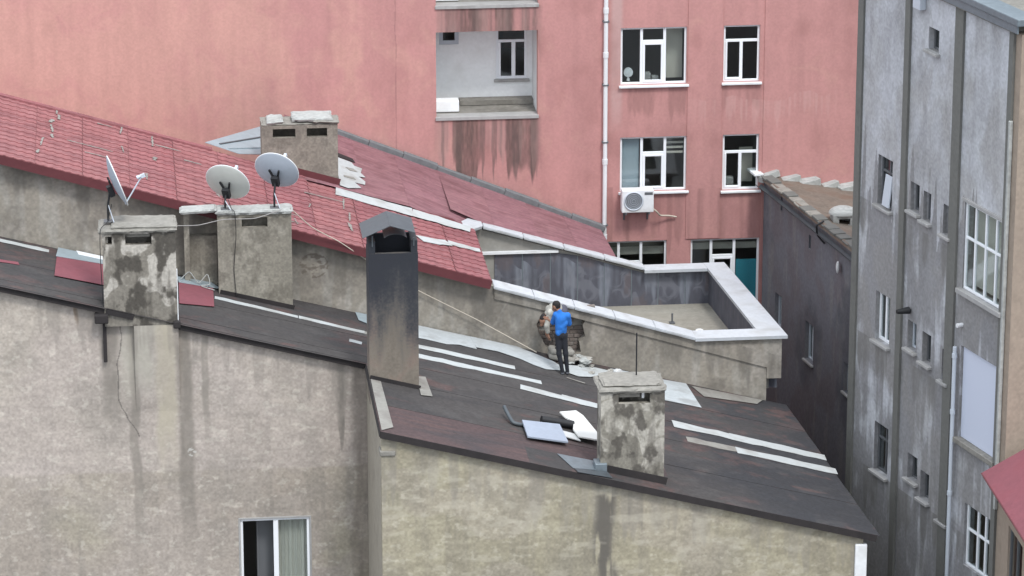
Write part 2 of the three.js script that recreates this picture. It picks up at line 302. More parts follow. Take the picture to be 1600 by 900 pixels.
/* roofing felt: grey-black with worn reddish granules, streaked along the slope */
M.felt = [0, 1, 2].map((k) => paint(-17, -8, 24, 10, 46, (x, y, c) => {
  const s = 3.1, n = wfbm(x * 0.5 + s, y * 1.2 + s, 4), st = fbm(x * 2.6 + s, y * 4.2 + s, 5), f = fbm(x * 20, y * 20 + s, 2), red = wfbm(x * 0.6 + 31, y * 1.5 + 12, 4);
  const b = [[62, 59, 58], [63, 60, 59], [61, 58, 58]][k]; c[0] = b[0]; c[1] = b[1]; c[2] = b[2];
  mixc(c, [45, 46, 50], 0.85 * sm(0.4, 0.62, 0.5 * fbm(x * 0.8 + s, y * 0.8, 4) + 0.35 * sm(0, 5, x))); mixc(c, [86, 63, 60], 0.8 * sm(0.45, 0.66, red) * sm(0.38, 0.6, st)); mixc(c, [76, 74, 73], 0.4 * sm(0.5, 0.74, st)); mixc(c, [46, 45, 47], 0.35 * sm(0.5, 0.72, n));
  mulc(c, 1 + 0.26 * (f - 0.5)); return 0;
}, 0.004));
M.feltRed = paint(-6, -8, 8, 4, 60, (x, y, c) => {
  const n = wfbm(x * 0.7 + 5, y * 2, 4), st = fbm(x * 1.2, y * 9, 4), f = fbm(x * 22, y * 22, 2);
  c[0] = 74; c[1] = 60; c[2] = 60; mixc(c, [58, 54, 56], 0.7 * sm(0.42, 0.66, n)); mixc(c, [88, 68, 65], 0.5 * sm(0.5, 0.72, st)); mulc(c, 1 + 0.26 * (f - 0.5)); return 0;
}, 0.004);
/* painted red sheet */
function redSheet(x0, y0, W, H, seed, base) {
  return paint(x0, y0, W, H, 64, (x, y, c) => {
    const n = fbm(x * 0.8 + seed, y * 0.8, 4), f = fbm(x * 16 + seed, y * 20, 3), sc = fbm(x * 3 + seed, y * 22, 3);
    c[0] = base[0]; c[1] = base[1]; c[2] = base[2]; mulc(c, 1 + 0.16 * (n - 0.5) + 0.24 * (f - 0.5)); mixc(c, [160, 122, 122], 0.4 * sm(0.56, 0.7, sc)); mixc(c, [92, 56, 60], 0.35 * sm(0.5, 0.7, fbm(x * 2 + seed, y * 6, 4))); return 0;
  }, 0.003, { roughness: 0.75 });
}
M.redTile = [[2, [136, 84, 86]], [12, [132, 81, 84]], [22, [139, 88, 89]]].map(([s, b]) => redSheet(-1, -1, 4, 7, s, b));
M.redFlat = [[40, [131, 93, 98]], [50, [129, 91, 97]]].map(([s, b]) => redSheet(-17, 5, 20, 6.2, s, b));
M.brick = [0, 1, 2].map((k) => mottled([[128, 116, 108], [122, 112, 106], [120, 115, 110]][k], 0.16, 64, 2, [84, 66, 58], 0.4, 171 + k));

/* ---------- setting: ground ---------- */
{
  const m = mottled([92, 92, 94], 0.1, 32, 12, [70, 70, 72], 0.4, 181);
  const g = part(scene, 'ground', metric(new THREE.PlaneGeometry(5000, 5000).rotateX(-Math.PI / 2)), m); g.userData = { kind: 'structure' };
}

/* window: frame mesh (bars), panes and sill as its children; local facade axes, z = face of the frame */
function windowAt(parent, bars, panes, z, o = {}) {
  const d = o.depth ?? 0.06;
  const f = part(parent, 'window', merge(bars.map(([a, b, c, e, p = 0]) => rbox(a, c, b, e, z - d, z + p, 0.008))), o.mat ?? M.frame);
  for (const [a, b, c, e] of panes) part(f, 'pane', box(a - 0.008, c + 0.008, b - 0.008, e + 0.008, z - d * 0.62, z - d * 0.5), M.glass);
  if (o.sill) part(f, 'sill', rbox(...o.sill, 0.012), o.sillMat ?? M.sill);
  return f;
}
/* rectangular frame of bars with column and row positions; returns [bars, panes] */
function grid(x0, y0, x1, y1, t, cols, rows) {
  const xs = [x0, ...cols, x1], ys = [y0, ...rows, y1], bars = [[x0, y0, x1, y0 + t], [x0, y1 - t, x1, y1], [x0, y0 + t, x0 + t, y1 - t], [x1 - t, y0 + t, x1, y1 - t]], panes = [];
  for (const x of cols) bars.push([x - t / 2, y0 + t, x + t / 2, y1 - t]);
  const ins = (i) => i === 0 ? xs[0] + t : xs[i] + t / 2, out = (i) => i === xs.length - 1 ? xs[i] - t : xs[i] - t / 2;
  for (let i = 0; i < xs.length - 1; i++) {
    for (const y of rows) bars.push([ins(i), y - t / 2, out(i + 1), y + t / 2]);
    for (let j = 0; j < ys.length - 1; j++) panes.push([ins(i), j === 0 ? y0 + t : ys[j] + t / 2, out(i + 1), j === ys.length - 2 ? y1 - t : ys[j + 1] - t / 2]);
  }
  return [bars, panes];
}

/* ---------- the salmon building behind ---------- */
{
  const b = thing('apartment_block', 'tall salmon pink building with recessed white balconies filling the background', 'building');
  const z = -11, W = [ // openings
    [2.78, 17.87, 4.47, 19.36], [5.41, 17.88, 6.34, 19.36], [2.79, 15.06, 4.5, 16.5], [5.43, 15.02, 6.37, 16.5], [2.3, 12.2, 4.02, 13.74], [4.64, 11.4, 6.43, 13.73]];
  const L = [[-1.9, 17.14, 0.68, 19.37], [-1.9, 20.03, 0.68, 22.26]];
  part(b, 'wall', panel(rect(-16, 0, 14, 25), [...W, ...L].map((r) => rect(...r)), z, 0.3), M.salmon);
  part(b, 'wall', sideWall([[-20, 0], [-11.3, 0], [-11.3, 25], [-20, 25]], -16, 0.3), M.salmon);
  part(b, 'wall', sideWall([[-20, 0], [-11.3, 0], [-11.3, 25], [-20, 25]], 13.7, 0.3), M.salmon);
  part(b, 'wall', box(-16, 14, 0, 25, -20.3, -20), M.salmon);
  part(b, 'roof', box(-16.2, 14.2, 25, 25.3, -20.4, -10.8), M.slabConc);
  for (const y of [10.6, 13.8 - 0.55, 16.95 - 0.3, 19.75 - 0.2]) part(b, 'floor_slab', box(-15.7, 13.7, y - 0.25, y, -20, -12.72), M.interior);
  part(b, 'partition', box(1.6, 13.7, 3, 24.9, -14.4, -14.2), M.interior);
  // proud plaster bands between the window bays
  for (const [x0, x1] of [[4.5, 5.38], [6.46, 8.9]]) part(b, 'plaster_band', box(x0, x1, x0 < 5 ? 13.76 : 10, 25, z, z + 0.025), M.salmon);
  // loggias
  for (const [x0, y0, x1, y1] of L) {
    const lg = part(b, 'balcony', merge([box(x0 - 0.15, x1 + 0.15, y0 - 0.2, y0 - 0.003, -12.4, -11.302), box(x0 - 0.15, x1 + 0.15, y1 + 0.003, y1 + 0.2, -12.4, -11.302), box(x0 - 0.15, x0 - 0.003, y0 - 0.003, y1 + 0.003, -12.4, -11.302), box(x1 + 0.003, x1 + 0.15, y0 - 0.003, y1 + 0.003, -12.4, -11.302)]), M.loggia);
    const wx = -0.24, wy = y0 + 0.62;
    part(lg, 'back_wall', panel(rect(x0 - 0.15, y0 - 0.2, x1 + 0.15, y1 + 0.2), [rect(wx, wy, wx + 0.79, wy + 1.4), rect(-1.7, y0 + 1.56, -1.2, y0 + 2.02)], -12.402, 0.25), M.loggia);
    const g = [[[wx, wy, wx + 0.79, wy + 0.06], [wx, wy + 1.34, wx + 0.79, wy + 1.4], [wx, wy + 0.06, wx + 0.06, wy + 1.34], [wx + 0.73, wy + 0.06, wx + 0.79, wy + 1.34], [wx + 0.06, wy + 0.95, wx + 0.73, wy + 1.02], [wx + 0.4, wy + 0.06, wx + 0.5, wy + 0.95], [wx + 0.06, wy + 0.06, wx + 0.12, wy + 0.95, 0.02]], [[wx + 0.12, wy + 0.06, wx + 0.4, wy + 0.95], [wx + 0.5, wy + 0.06, wx + 0.73, wy + 0.95], [wx + 0.06, wy + 1.02, wx + 0.73, wy + 1.34]]];
    windowAt(b, g[0], g[1], -12.44, { sill: [wx - 0.06, wx + 0.86, wy - 0.07, wy - 0.003, -12.6, -12.32] });
    const s = grid(-1.7, y0 + 1.56, -1.2, y0 + 2.02, 0.1, [], []); windowAt(b, s[0], s[1], -12.42, { mat: M.frameGrey });
    part(lg, 'ledge', rbox(x0 - 0.02, x1 + 0.02, y0 - 0.06, y0 + 0.03, -11.34, -10.96, 0.01), M.sill); part(lg, 'floor_tile', box(x0 + 0.002, x1 - 0.002, y0 + 0.0, y0 + 0.02, -12.39, -11.345), M.slabConc);
    part(lg, 'curb', box(-1.2, x1 - 0.003, y0 + 0.036, y0 + 0.16, -12.39, -12.05), M.slabConc);
    part(lg, 'vent_hole', new THREE.CylinderGeometry(0.05, 0.05, 0.06, 12).rotateX(Math.PI / 2).translate(-0.45, y0 + 1.98, -12.38), M.black);
    part(lg, 'white_panel', rbox(x0 + 0.02, -1.28, y0 + 0.036, y0 + 0.34, -11.75, -11.42, 0.03), M.loggia);
  }
  // windows with three bays: fixed, transom over sash, fixed
  const three = (x0, y0, x1, y1, a, c, tr, extra = {}) => {
    const t = 0.055, bars = [[x0, y0, x1, y0 + t], [x0, y1 - t, x1, y1], [x0, y0 + t, x0 + t, y1 - t], [x1 - t, y0 + t, x1, y1 - t], [a - 0.035, y0 + t, a + 0.035, y1 - t], [c - 0.035, y0 + t, c + 0.035, y1 - t], [a + 0.035, tr - 0.035, c - 0.035, tr + 0.035],
      [a + 0.035, y0 + t, a + 0.09, tr - 0.035, 0.015], [c - 0.09, y0 + t, c - 0.035, tr - 0.035, 0.015], [a + 0.09, y0 + t, c - 0.09, y0 + t + 0.05, 0.015], [a + 0.09, tr - 0.085, c - 0.09, tr - 0.035, 0.015]];
    const panes = [[x0 + t, y0 + t, a - 0.035, y1 - t], [c + 0.035, y0 + t, x1 - t, y1 - t], [a + 0.035, tr + 0.035, c - 0.035, y1 - t], [a + 0.09, y0 + t + 0.05, c - 0.09, tr - 0.085]];
    return windowAt(b, bars, panes, z - 0.07, { sill: [x0 - 0.04, x1 + 0.06, y0 - 0.06, y0 - 0.003, z - 0.25, z + 0.09], sillMat: M.white, ...extra });
  };
  three(2.78, 17.87, 4.47, 19.36, 3.32, 3.91, 18.98);
  three(2.79, 15.06, 4.5, 16.5, 3.35, 3.95, 16.05);
  three(2.3, 12.2, 4.02, 13.74, 2.78, 3.36, 13.15);
  three(4.64, 11.4, 6.43, 13.73, 5.18, 5.78, 13.25);
  const two = (x0, y0, x1, y1, tr, m) => {
    const t = 0.055, bars = [[x0, y0, x1, y0 + t], [x0, y1 - t, x1, y1], [x0, y0 + t, x0 + t, y1 - t], [x1 - t, y0 + t, x1, y1 - t], [x0 + t, tr - 0.035, x1 - t, tr + 0.035], [m - 0.03, y0 + t, m + 0.05, tr - 0.035], [x0 + t, y0 + t, x0 + t + 0.05, tr - 0.035, 0.015], [x0 + t + 0.05, y0 + t, m - 0.03, y0 + t + 0.05, 0.015]];
    return windowAt(b, bars, [[x0 + t, tr + 0.035, x1 - t, y1 - t], [m + 0.05, y0 + t, x1 - t, tr - 0.035], [x0 + t + 0.05, y0 + t + 0.05, m - 0.03, tr - 0.035]], z - 0.07, { sill: [x0 - 0.04, x1 + 0.06, y0 - 0.06, y0 - 0.003, z - 0.25, z + 0.09], sillMat: M.white });
  };
  two(5.41, 17.88, 6.34, 19.36, 18.95, 5.86); two(5.43, 15.02, 6.37, 16.5, 16.02, 5.88);
  // things just inside the panes that belong to the flat: blinds, a white board
  for (let k = 0; k < 4; k++) part(b, 'blind_slat', box(3.99, 4.44, 16.0 + k * 0.13, 16.05 + k * 0.13, z - 0.24, z - 0.2), M.curtain);
  part(b, 'white_board', box(2.84, 3.3, 15.1, 16.46, z - 0.24, z - 0.2), flat(0xa9b4bc, 0.6));
  part(b, 'curtain_or_reflection', box(4.7, 6.4, 13.38, 13.55, z - 0.3, z - 0.28), M.curtain);
  part(b, 'curtain_or_reflection', box(2.36, 3.98, 13.3, 13.5, z - 0.3, z - 0.28), M.curtain);
  part(b, 'curtain_or_reflection', box(4.0, 4.42, 17.92, 19.3, z - 0.5, z - 0.48), M.curtain); part(b, 'curtain_or_reflection', box(5.95, 6.3, 15.08, 16.0, z - 0.6, z - 0.58), M.curtain); part(b, 'window_clutter', merge([rbox(3.4, 3.6, 17.9, 18.1, z - 0.5, z - 0.3, 0.03), rbox(3.62, 3.8, 17.9, 18.02, z - 0.45, z - 0.3, 0.03)]), M.sill); part(b, 'window_clutter', rbox(5.52, 5.78, 15.06, 15.28, z - 0.5, z - 0.3, 0.04), M.sill);
  const teal = flat(0x3f97a8, 0.7);
  part(b, 'teal_screen', box(5.84, 6.38, 11.5, 13.12, z - 0.16, z - 0.14), teal); part(b, 'teal_screen', box(4.7, 5.14, 11.5, 13.0, z - 0.16, z - 0.14), flat(0x3f8f7c, 0.7));
  // rainwater pipe in sockets
  const pipe = part(b, 'downpipe', new THREE.CylinderGeometry(0.055, 0.055, 12, 14).translate(2.39, 19, z + 0.09), M.white);
  for (const y of [13.9, 15.9, 18.7, 19.85, 21.5]) part(pipe, 'pipe_socket', new THREE.CylinderGeometry(0.072, 0.068, 0.14, 14).translate(2.39, y, z + 0.09), M.white);
  for (const y of [14.2, 16.4, 17.9, 19.55]) part(pipe, 'pipe_clip', box(2.31, 2.47, y, y + 0.035, z + 0.002, z + 0.15), M.darkFrame);
  rebase(b, -1, 0, -15);
}
{ // outdoor air-conditioning unit on brackets
  const a = thing('air_conditioner', 'white outdoor air conditioner unit hung below the pink wall window', 'air conditioner', [3.2, 14.62, -10.72]);
  part(a, 'casing', rbox(-0.41, 0.41, 0, 0.6, -0.15, 0.15, 0.025), M.white);
  const fan = part(a, 'fan_guard', new THREE.TorusGeometry(0.235, 0.022, 8, 28).translate(-0.11, 0.31, 0.155), M.frameGrey);
  part(fan, 'fan_well', new THREE.CircleGeometry(0.225, 28).translate(-0.11, 0.31, 0.1535), flat(0x55585c, 0.8));
  for (let k = 1; k < 5; k++) part(fan, 'guard_ring', new THREE.TorusGeometry(0.046 * k, 0.007, 5, 24).translate(-0.11, 0.31, 0.16), M.frameGrey);
  part(a, 'side_vent', box(0.17, 0.38, 0.47, 0.54, 0.15, 0.156), M.darkFrame);
  for (const x of [-0.3, 0.3]) part(a, 'bracket', merge([box(x - 0.02, x + 0.02, -0.05, -0.003, -0.28, 0.15), box(x - 0.02, x + 0.02, -0.3, -0.052, -0.28, -0.25)]), M.darkFrame);
  part(a, 'drain_hose', tube([[0.4, 0.06, 0], [0.5, -0.02, 0], [0.62, -0.16, -0.1], [0.85, -0.2, -0.18], [1.05, -0.25, -0.22]], 0.022), M.rope);
}
{ // round white fan face seen behind the upper window, wall lamp on the board
  const f = thing('round_fan', 'small round white fan standing behind the upper left window pane', 'fan', [3.02, 17.93, -11.32]);
  part(f, 'fan_head', new THREE.CylinderGeometry(0.12, 0.12, 0.07, 24).rotateX(Math.PI / 2).translate(0, 0.2, 0), M.white); part(f, 'stand', new THREE.CylinderGeometry(0.02, 0.05, 0.1, 10).translate(0, 0.03, 0), M.white);
}

/* ---------- middle building: red roof, sunken terrace ---------- */
const yB = (x) => 19.26 - 0.3 * (x + 12.56), aB = Math.atan(0.3), kB = 1 / Math.cos(aB);
const B = thing('red_roofed_house', 'middle house with red tile roof and white edged sunken terrace', 'building');
const roofB = new THREE.Group(); // local frame of the roof plane: x down the slope, y normal, z world
{
  const q = (x) => x * kB;
  // plaster front wall with the broken hole where the men work
  const hole = [[-0.34, 14.5], [-0.2, 14.2], [0.1, 14.0], [0.42, 13.95], [0.62, 14.05], [0.58, 14.3], [0.72, 14.42], [0.66, 14.7], [0.78, 14.92], [0.6, 15.02], [0.2, 15.12], [-0.1, 15.1], [-0.3, 15.0], [-0.42, 14.75]];
  part(B, 'wall', panel([[-16, 8], [5.0, 8], [5.0, 13.5], [3.3, 14.1], [-1.4, yB(-1.4) - 0.2], [-16, yB(-16) - 0.2]], [hole], -1.4, 0.22), M.greyWall);
  // exposed brickwork set back in the hole
  const br = rng(5), bg = [rbox(-0.095, 0.095, -0.042, 0.042, -0.05, 0.05, 0.008), rbox(-0.095, 0.095, -0.042, 0.042, -0.05, 0.05, 0.012)];
  for (let j = 0; j < 13; j++) for (let i = 0; i < 8; i++) {
    if (br() < 0.16) continue;
    const o = part(B, 'brick', bg[br() < 0.5 ? 0 : 1], M.brick[Math.floor(br() * 3)]); o.position.set(-0.52 + i * 0.2 + (j % 2) * 0.1, 13.9 + j * 0.096, -1.655 - br() * 0.04); o.rotation.y = (br() - 0.5) * 0.06;
  }
  part(B, 'wall', sideWall([[-7.1, 8], [-1.62, 8], [-1.62, 13.2], [-7.1, 13.2]], 4.7, 0.3), M.terraceWall);
  part(B, 'wall', sideWall([[-10.85, 8], [-1.62, 8], [-1.62, 19.9], [-10.85, 18.4]], -16, 0.3), M.greyWall);
  part(B, 'wall', sideWall([[-10.8, 8], [-7.1, 8], [-7.1, 14.1], [-10.8, 13.9]], 2.0, 0.3), M.greyWall);
  // parapet of the terrace, proud of the wall below
  part(B, 'parapet', panel([[-1.4, yB(-1.4) - 0.2], [3.28, 14.22], [5.34, 14.22], [5.34, 13.26], [4.55, 13.22], [5.0, 13.62], [3.6, 14.05], [0.2, 15.12], [-1.4, 15.6]].length ? [[-1.4, 15.42], [0.2, 14.98], [5.0, 13.52], [5.0, 13.25], [5.34, 13.25], [5.34, 14.24], [3.28, 14.26], [-1.4, 15.66]] : [], [], -1.36, 0.3), M.greyWall);
  part(B, 'terrace_wall', panel([[-1.42, 12.9], [5.1, 12.9], [5.1, 14.24], [3.28, 14.26], [-1.42, 15.66]], [], -1.665, 0.16), M.terraceWall);
  // coping stones along the edges
  const cop = (pts, y, t) => slab(pts, y, t);
  const copeSlope = (x0, x1, za, zb, yb) => { const g = worn(0, (x1 - x0) * kB, 0, 0.07, za, zb, x0 * 5 + za, 0.007); g.rotateZ(-aB); g.translate(x0, yb, 0); return g; };
  const nF = 5; for (let k = 0; k < nF; k++) { const a = -1.44 + k * 4.72 / nF, c = a + 4.72 / nF + 0.006; part(B, 'coping', copeSlope(a, c, -1.86, -1.28, 15.69 - 0.3 * (a + 1.44)), M.coping); }
  part(B, 'coping', cop([[3.29, -1.27], [5.46, -1.27], [5.2, -1.86], [3.29, -1.86]], 14.25, 0.075), M.coping);
  part(B, 'coping', cop([[5.46, -1.27], [4.88, -7.1], [4.36, -7.1], [4.8, -1.86], [5.2, -1.86]], 14.252, 0.075), M.coping);
  part(B, 'coping', cop([[2.84, -6.64], [4.395, -6.64], [4.355, -7.1], [2.84, -7.1]], 14.249, 0.075), M.coping);
  for (let k = 1; k < 5; k++) { const a = -2.15 + k * 0.998, c = a + 1.002; part(B, 'coping', copeSlope(a, c, -7.06, -6.7, 15.6 - 0.3 * (a + 1.5)), M.coping); }
  { const g = slab([[-2.06, -5.82], [-1.92, -5.3], [-1.17, -6.69], [-1.17, -7.06], [-1.5, -7.06]].map(([x, z]) => [(x + 2.15) * kB, z]), 0, 0.07); g.rotateZ(-aB); g.translate(-2.15, 15.6 + 0.3 * 0.65 + 0.004, 0); part(B, 'coping', g, M.coping); }
  // right parapet (runs back at a slight angle) and the rear terrace wall
  part(B, 'parapet', slab([[5.3, -1.7], [4.76, -7.0], [4.44, -7.0], [4.88, -1.83]], 12.9, 1.34), M.panelMat[1]);
  part(B, 'terrace_wall', panel([[-1.6, 12.9], [4.6, 12.9], [4.6, 14.23], [2.85, 14.23], [-1.6, 15.56]], [], -6.86, 0.2), M.terraceWall);
  // dark cladding panels with gaps
  const edges = [-0.86, -0.16, 0.53, 1.2, 1.86, 2.54, 3.2, 3.87, 4.5];
  for (let k = 0; k < 8; k++) {
    const a = edges[k] + 0.012, c = edges[k + 1] - 0.012, tp = (x) => Math.min(14.8, x < 2.84 ? 15.5 - 0.3 * (x + 1.5) : 14.22);
    part(B, 'wall_panel', panel([[a, 13.36], [c, 13.36], [c, tp(c)], ...(a < 2.84 && c > 2.84 ? [[2.84, 14.2]] : []), [a, tp(a)]].map(([x, y]) => [x - a, y - 13.36]), [], 0, 0.025).translate(a, 13.36, -6.832), M.panelMat[k % 3]);
    part(B, 'panel_joint', box(c + 0.001, c + 0.023, 13.36, tp(c) - 0.02, -6.856, -6.838), M.galv);
  }
  part(B, 'terrace_floor', box(-1.6, 4.9, 13.1, 13.36, -6.86, -1.82), M.floorTerr);
  part(B, 'panel_cap', box(-1.3, 0.72, 14.81, 14.87, -6.855, -6.76), M.white);
  part(B, 'wall', box(-1.6, -1.45, 12.9, 15.2, -6.6, -1.83), M.terraceWall);

  // red roof
  roofB.position.set(-12.56, 19.26, 0); roofB.rotation.z = -aB;
  const rb = part(B, 'roof', slab([[-3.6, -1.13], [(-1.47 + 12.56) * kB, -1.13], [(-1.5 + 12.56) * kB, -4.4], [(-1.95 + 12.56) * kB, -5.76], [(-4.8 + 12.56) * kB, -5.76], [(-4.8 + 12.56) * kB, -6.22], [-3.6, -6.22]], -0.14, 0.12), M.redFascia);
  rb.position.copy(roofB.position); rb.rotation.copy(roofB.rotation);
  part(rb, 'fascia', box(-3.6, (-1.47 + 12.56) * kB, -0.2, 0.004, -1.128, -1.1), M.redFascia);
  // pressed metal tile sheets: stepped rows with shallow waves
  const tileSheet = (w, len, rows) => {
    const P = [], I = [], nx = Math.round(w / 0.05), rl = len / rows; let base = 0;
    for (let r = 0; r < rows; r++) {
      const zs = [[0, 0.004], [0.5, 0.014], [0.96, 0.026], [1, 0.024], [1, 0.002]];
      for (const [t, h] of zs) for (let i = 0; i <= nx; i++) { const x = w * i / nx; P.push(x, h + 0.008 * (1 + Math.cos(x / 0.2 * Math.PI * 2)), -len + (r + t) * rl); }
      for (let s = 0; s < zs.length - 1; s++) for (let i = 0; i < nx; i++) { const a = base + s * (nx + 1) + i, c = a + nx + 1; I.push(a, c, a + 1, a + 1, c, c + 1); }
      base += zs.length * (nx + 1);
    }
    const g = new THREE.BufferGeometry(); g.setAttribute('position', new THREE.Float32BufferAttribute(P, 3)); g.setIndex(I); return metric(g);
  };
  const w = 1.1, gLong = tileSheet(w, 5.1, 15), gShort = tileSheet(w, 4.5, 13), rr = rng(9);
  for (let k = 0; k < 14; k++) {
    const x0 = -3.6 + k * w * 1.0, s = part(rb, 'tile_sheet', k < 10 ? gLong : gShort, M.redTile[Math.floor(rr() * 3)]);
    if (x0 + w > (-1.47 + 12.56) * kB + 0.02) { rb.remove(s); continue; }
    s.position.set(x0, -0.01 + (k % 2) * 0.004, -1.12);
  }
  const lastX = -3.6 + 13 * w; { const g = tileSheet((-1.47 + 12.56) * kB - lastX > 0.1 ? Math.floor(((-1.47 + 12.56) * kB - lastX) / 0.05) * 0.05 : 0.1, 4.1, 12); const s = part(rb, 'tile_sheet', g, M.redTile[1]); s.position.set(lastX, -0.008, -1.12); }
  part(rb, 'ridge_cap', box(-3.6, (-7.7 + 12.56) * kB, 0.0, 0.06, -6.3, -6.1), M.redTile[1]);
  // white sealant along sheet joints: broken, ragged dabs
  const dab = (x, z, w0, l, seed, m = M.stripDull) => part(rb, 'sealant', slab(ragged((x + 12.56) * kB, z, (x + 12.56) * kB + 0.05 * (seed % 3 - 1), z + l, w0 * 0.75, w0 * 0.5, seed, 0.06, 0.8), 0.034, 0.006), m);
  for (const [x, z, ww, l] of [[-11.35, -6.1, 0.06, 0.3], [-11.29, -5.75, 0.09, 0.4], [-11.44, -5.2, 0.12, 0.3], [-11.47, -4.7, 0.07, 0.6], [-11.46, -3.9, 0.09, 0.3], [-11.64, -3.4, 0.06, 0.7], [-11.72, -2.3, 0.08, 0.3], [-9.82, -6.2, 0.05, 0.7], [-9.85, -4.4, 0.05, 0.5], [-9.12, -6.0, 0.06, 0.9], [-9.05, -4.2, 0.14, 0.3], [-9.3, -2.6, 0.06, 0.5], [-4.66, -4.8, 0.05, 0.9], [-4.58, -3.7, 0.06, 0.7], [-4.66, -2.8, 0.08, 0.6], [-10.05, -1.75, 0.14, 0.25], [-7.7, -2.4, 0.1, 0.2], [-5.5, -3.6, 0.06, 0.3], [-5.95, -2.0, 0.05, 0.4]]) dab(x, z, ww, l, Math.round(x * -37 + z * -11));
  for (const [x, z, l] of [[-11.1, -3.72, 1.05], [-9.05, -5.3, 0.6], [-10.7, -3.1, 0.5], [-8.4, -4.6, 0.4], [-6.6, -2.3, 0.7], [-5.6, -4.5, 0.9], [-6.2, -1.7, 0.4], [-10.4, -5.9, 0.35], [-3.8, -3.9, 0.8]]) part(rb, 'sealant', slab(ragged((x + 12.56) * kB, z, (x + l + 12.56) * kB, z, 0.05, 0.03, Math.round(l * 90 - x * 7), 0.09, 0.7), 0.034, 0.006), M.stripDull);
  // white membrane strips
  const wpoly = (pts, y, m) => part(rb, 'membrane_strip', slab(pts.map(([x, z]) => [(x + 12.56) * kB, z]), y, 0.006), m);
  wpoly(ragged(-4.81, -5.32, -3.0, -5.18, 0.62, 0.66, 5, 0.2, 0.1), 0.036, M.strip); wpoly(ragged(-3.0, -5.18, -1.62, -4.98, 0.66, 0.5, 6, 0.2, 0.12), 0.037, M.strip);
  wpoly(ragged(-2.98, -3.0, -2.3, -3.3, 0.42, 0.4, 8, 0.12, 0.3), 0.036, M.strip); wpoly(ragged(-2.3, -3.3, -1.55, -3.3, 0.3, 0.24, 9, 0.12, 0.3), 0.038, M.strip);

  // rear lean-to roof between the white strip and the salmon wall
  const front = (x) => yB(x) + 0.012, back = (x) => 16.83 - 0.4066 * (x + 4.36);
  const xs = [-5.75, -5.2, -4.1, -3.0, -1.9, -0.8, 0.3, 1.3, 2.25];
  for (let k = 0; k < xs.length - 1; k++) {
    const a = xs[k] + 0.0, c = xs[k + 1] + (xs[k + 1] === -1.9 ? 0.42 : 0.03), P = [], add = (x, z, y) => P.push(x, y, z), lift = (k % 2) * 0.006;
    const zf = a > -1.95 ? -7.05 : -5.74, zr = -10.86, N = 6;
    for (let i = 0; i < N; i++) {
      const t0 = i / N, t1 = (i + 1) / N, F = (x, t) => { const z = zf + (zr - zf) * t, tt = (z + 5.74) / (-10.86 + 5.74); return [x, (front(x) - 0.36 * sm(-2.3, -1.3, x)) * (1 - tt) + back(x) * tt + lift, z]; };
      const p = F(a, t0), q2 = F(c, t0), r = F(c, t1), s = F(a, t1); for (const v of [p, q2, r, p, r, s]) P.push(...v);
      for (const v of [p, q2, r, p, r, s].reverse()) P.push(v[0], v[1] - 0.05, v[2]);
    }
    const g = new THREE.BufferGeometry(); g.setAttribute('position', new THREE.Float32BufferAttribute(P, 3)); part(B, 'roof_sheet', metric(g), M.redFlat[k % 2]);
  }
  { const P = []; for (const v of [[-16, yB(-16), -6.24], [-7.2, yB(-7.2), -6.24], [-7.2, yB(-7.2) - 1.7, -10.88], [-16, yB(-16), -6.24], [-7.2, yB(-7.2) - 1.7, -10.88], [-16, yB(-16) - 1.7, -10.88]]) P.push(...v); const g = new THREE.BufferGeometry(); g.setAttribute('position', new THREE.Float32BufferAttribute(P, 3)); part(B, 'roof_sheet', metric(g), M.redFlat[0]); }
  // galvanised sheet bridging to the salmon wall beside the rear chimney
  { const g = slab([[-7.85, -6.6], [-7.05, -6.36], [-6.3, -7.0], [-6.3, -9.7]], 0, 0.012); g.translate(12.56, 0, 0); const o = part(B, 'sheet_metal', g, M.galvPale); o.position.set(-12.56, 19.26 + 0.03, 0); o.rotation.z = -aB; o.geometry.scale(1, 1, 1);
    o.geometry.dispose(); o.geometry = slab([[-7.85, -6.6], [-7.05, -6.36], [-6.3, -7.0], [-6.3, -9.7]].map(([x, z]) => [(x + 12.56) * kB, z]), 0.02, 0.012);
    part(o, 'sheet_rib', slab(ragged((-7.5 + 12.56) * kB, -6.75, (-6.32 + 12.56) * kB, -8.6, 0.05, 0.05, 3, 0.5, 0), 0.033, 0.02), M.galvDark); part(o, 'sheet_rib', slab(ragged((-7.3 + 12.56) * kB, -6.55, (-6.32 + 12.56) * kB, -7.6, 0.05, 0.05, 3, 0.5, 0), 0.033, 0.02), M.galvPale); }
  // cement upstand where the lean-to meets the salmon wall
  for (let k = 0; k < 8; k++) {
    const a = -4.5 + k * 0.86, r = 0.02 * ((k * 7) % 3 - 1), L = 0.86 * Math.hypot(1, 0.4066), g = rbox(0, L - 0.004, -0.05, 0.11 + r, -10.97, -10.76 + r, 0.02);
    g.rotateZ(-Math.atan(0.4066)); g.translate(a, back(a) + 0.02, 0); part(B, 'upstand', g, M.upstand);
  }
  // white patches beside the rear chimney
  const qPatch = (pts, y, m) => { const g = slab(pts.map(([x, z]) => [x + 4.68, z]), 0, 0.008); g.rotateZ(-Math.atan(0.33)); g.translate(-4.68, yB(-4.68) + y, 0); part(B, 'membrane_strip', g, m); };
  qPatch([[-4.62, -8.5], [-4.2, -8.35], [-4.15, -8.1], [-3.95, -8.05], [-4.02, -7.6], [-3.92, -7.3], [-4.1, -7.2], [-3.95, -6.9], [-3.98, -6.6], [-4.25, -6.55], [-4.1, -6.2], [-4.3, -6.0], [-4.45, -5.85], [-4.66, -5.9]], 0.05, M.strip);
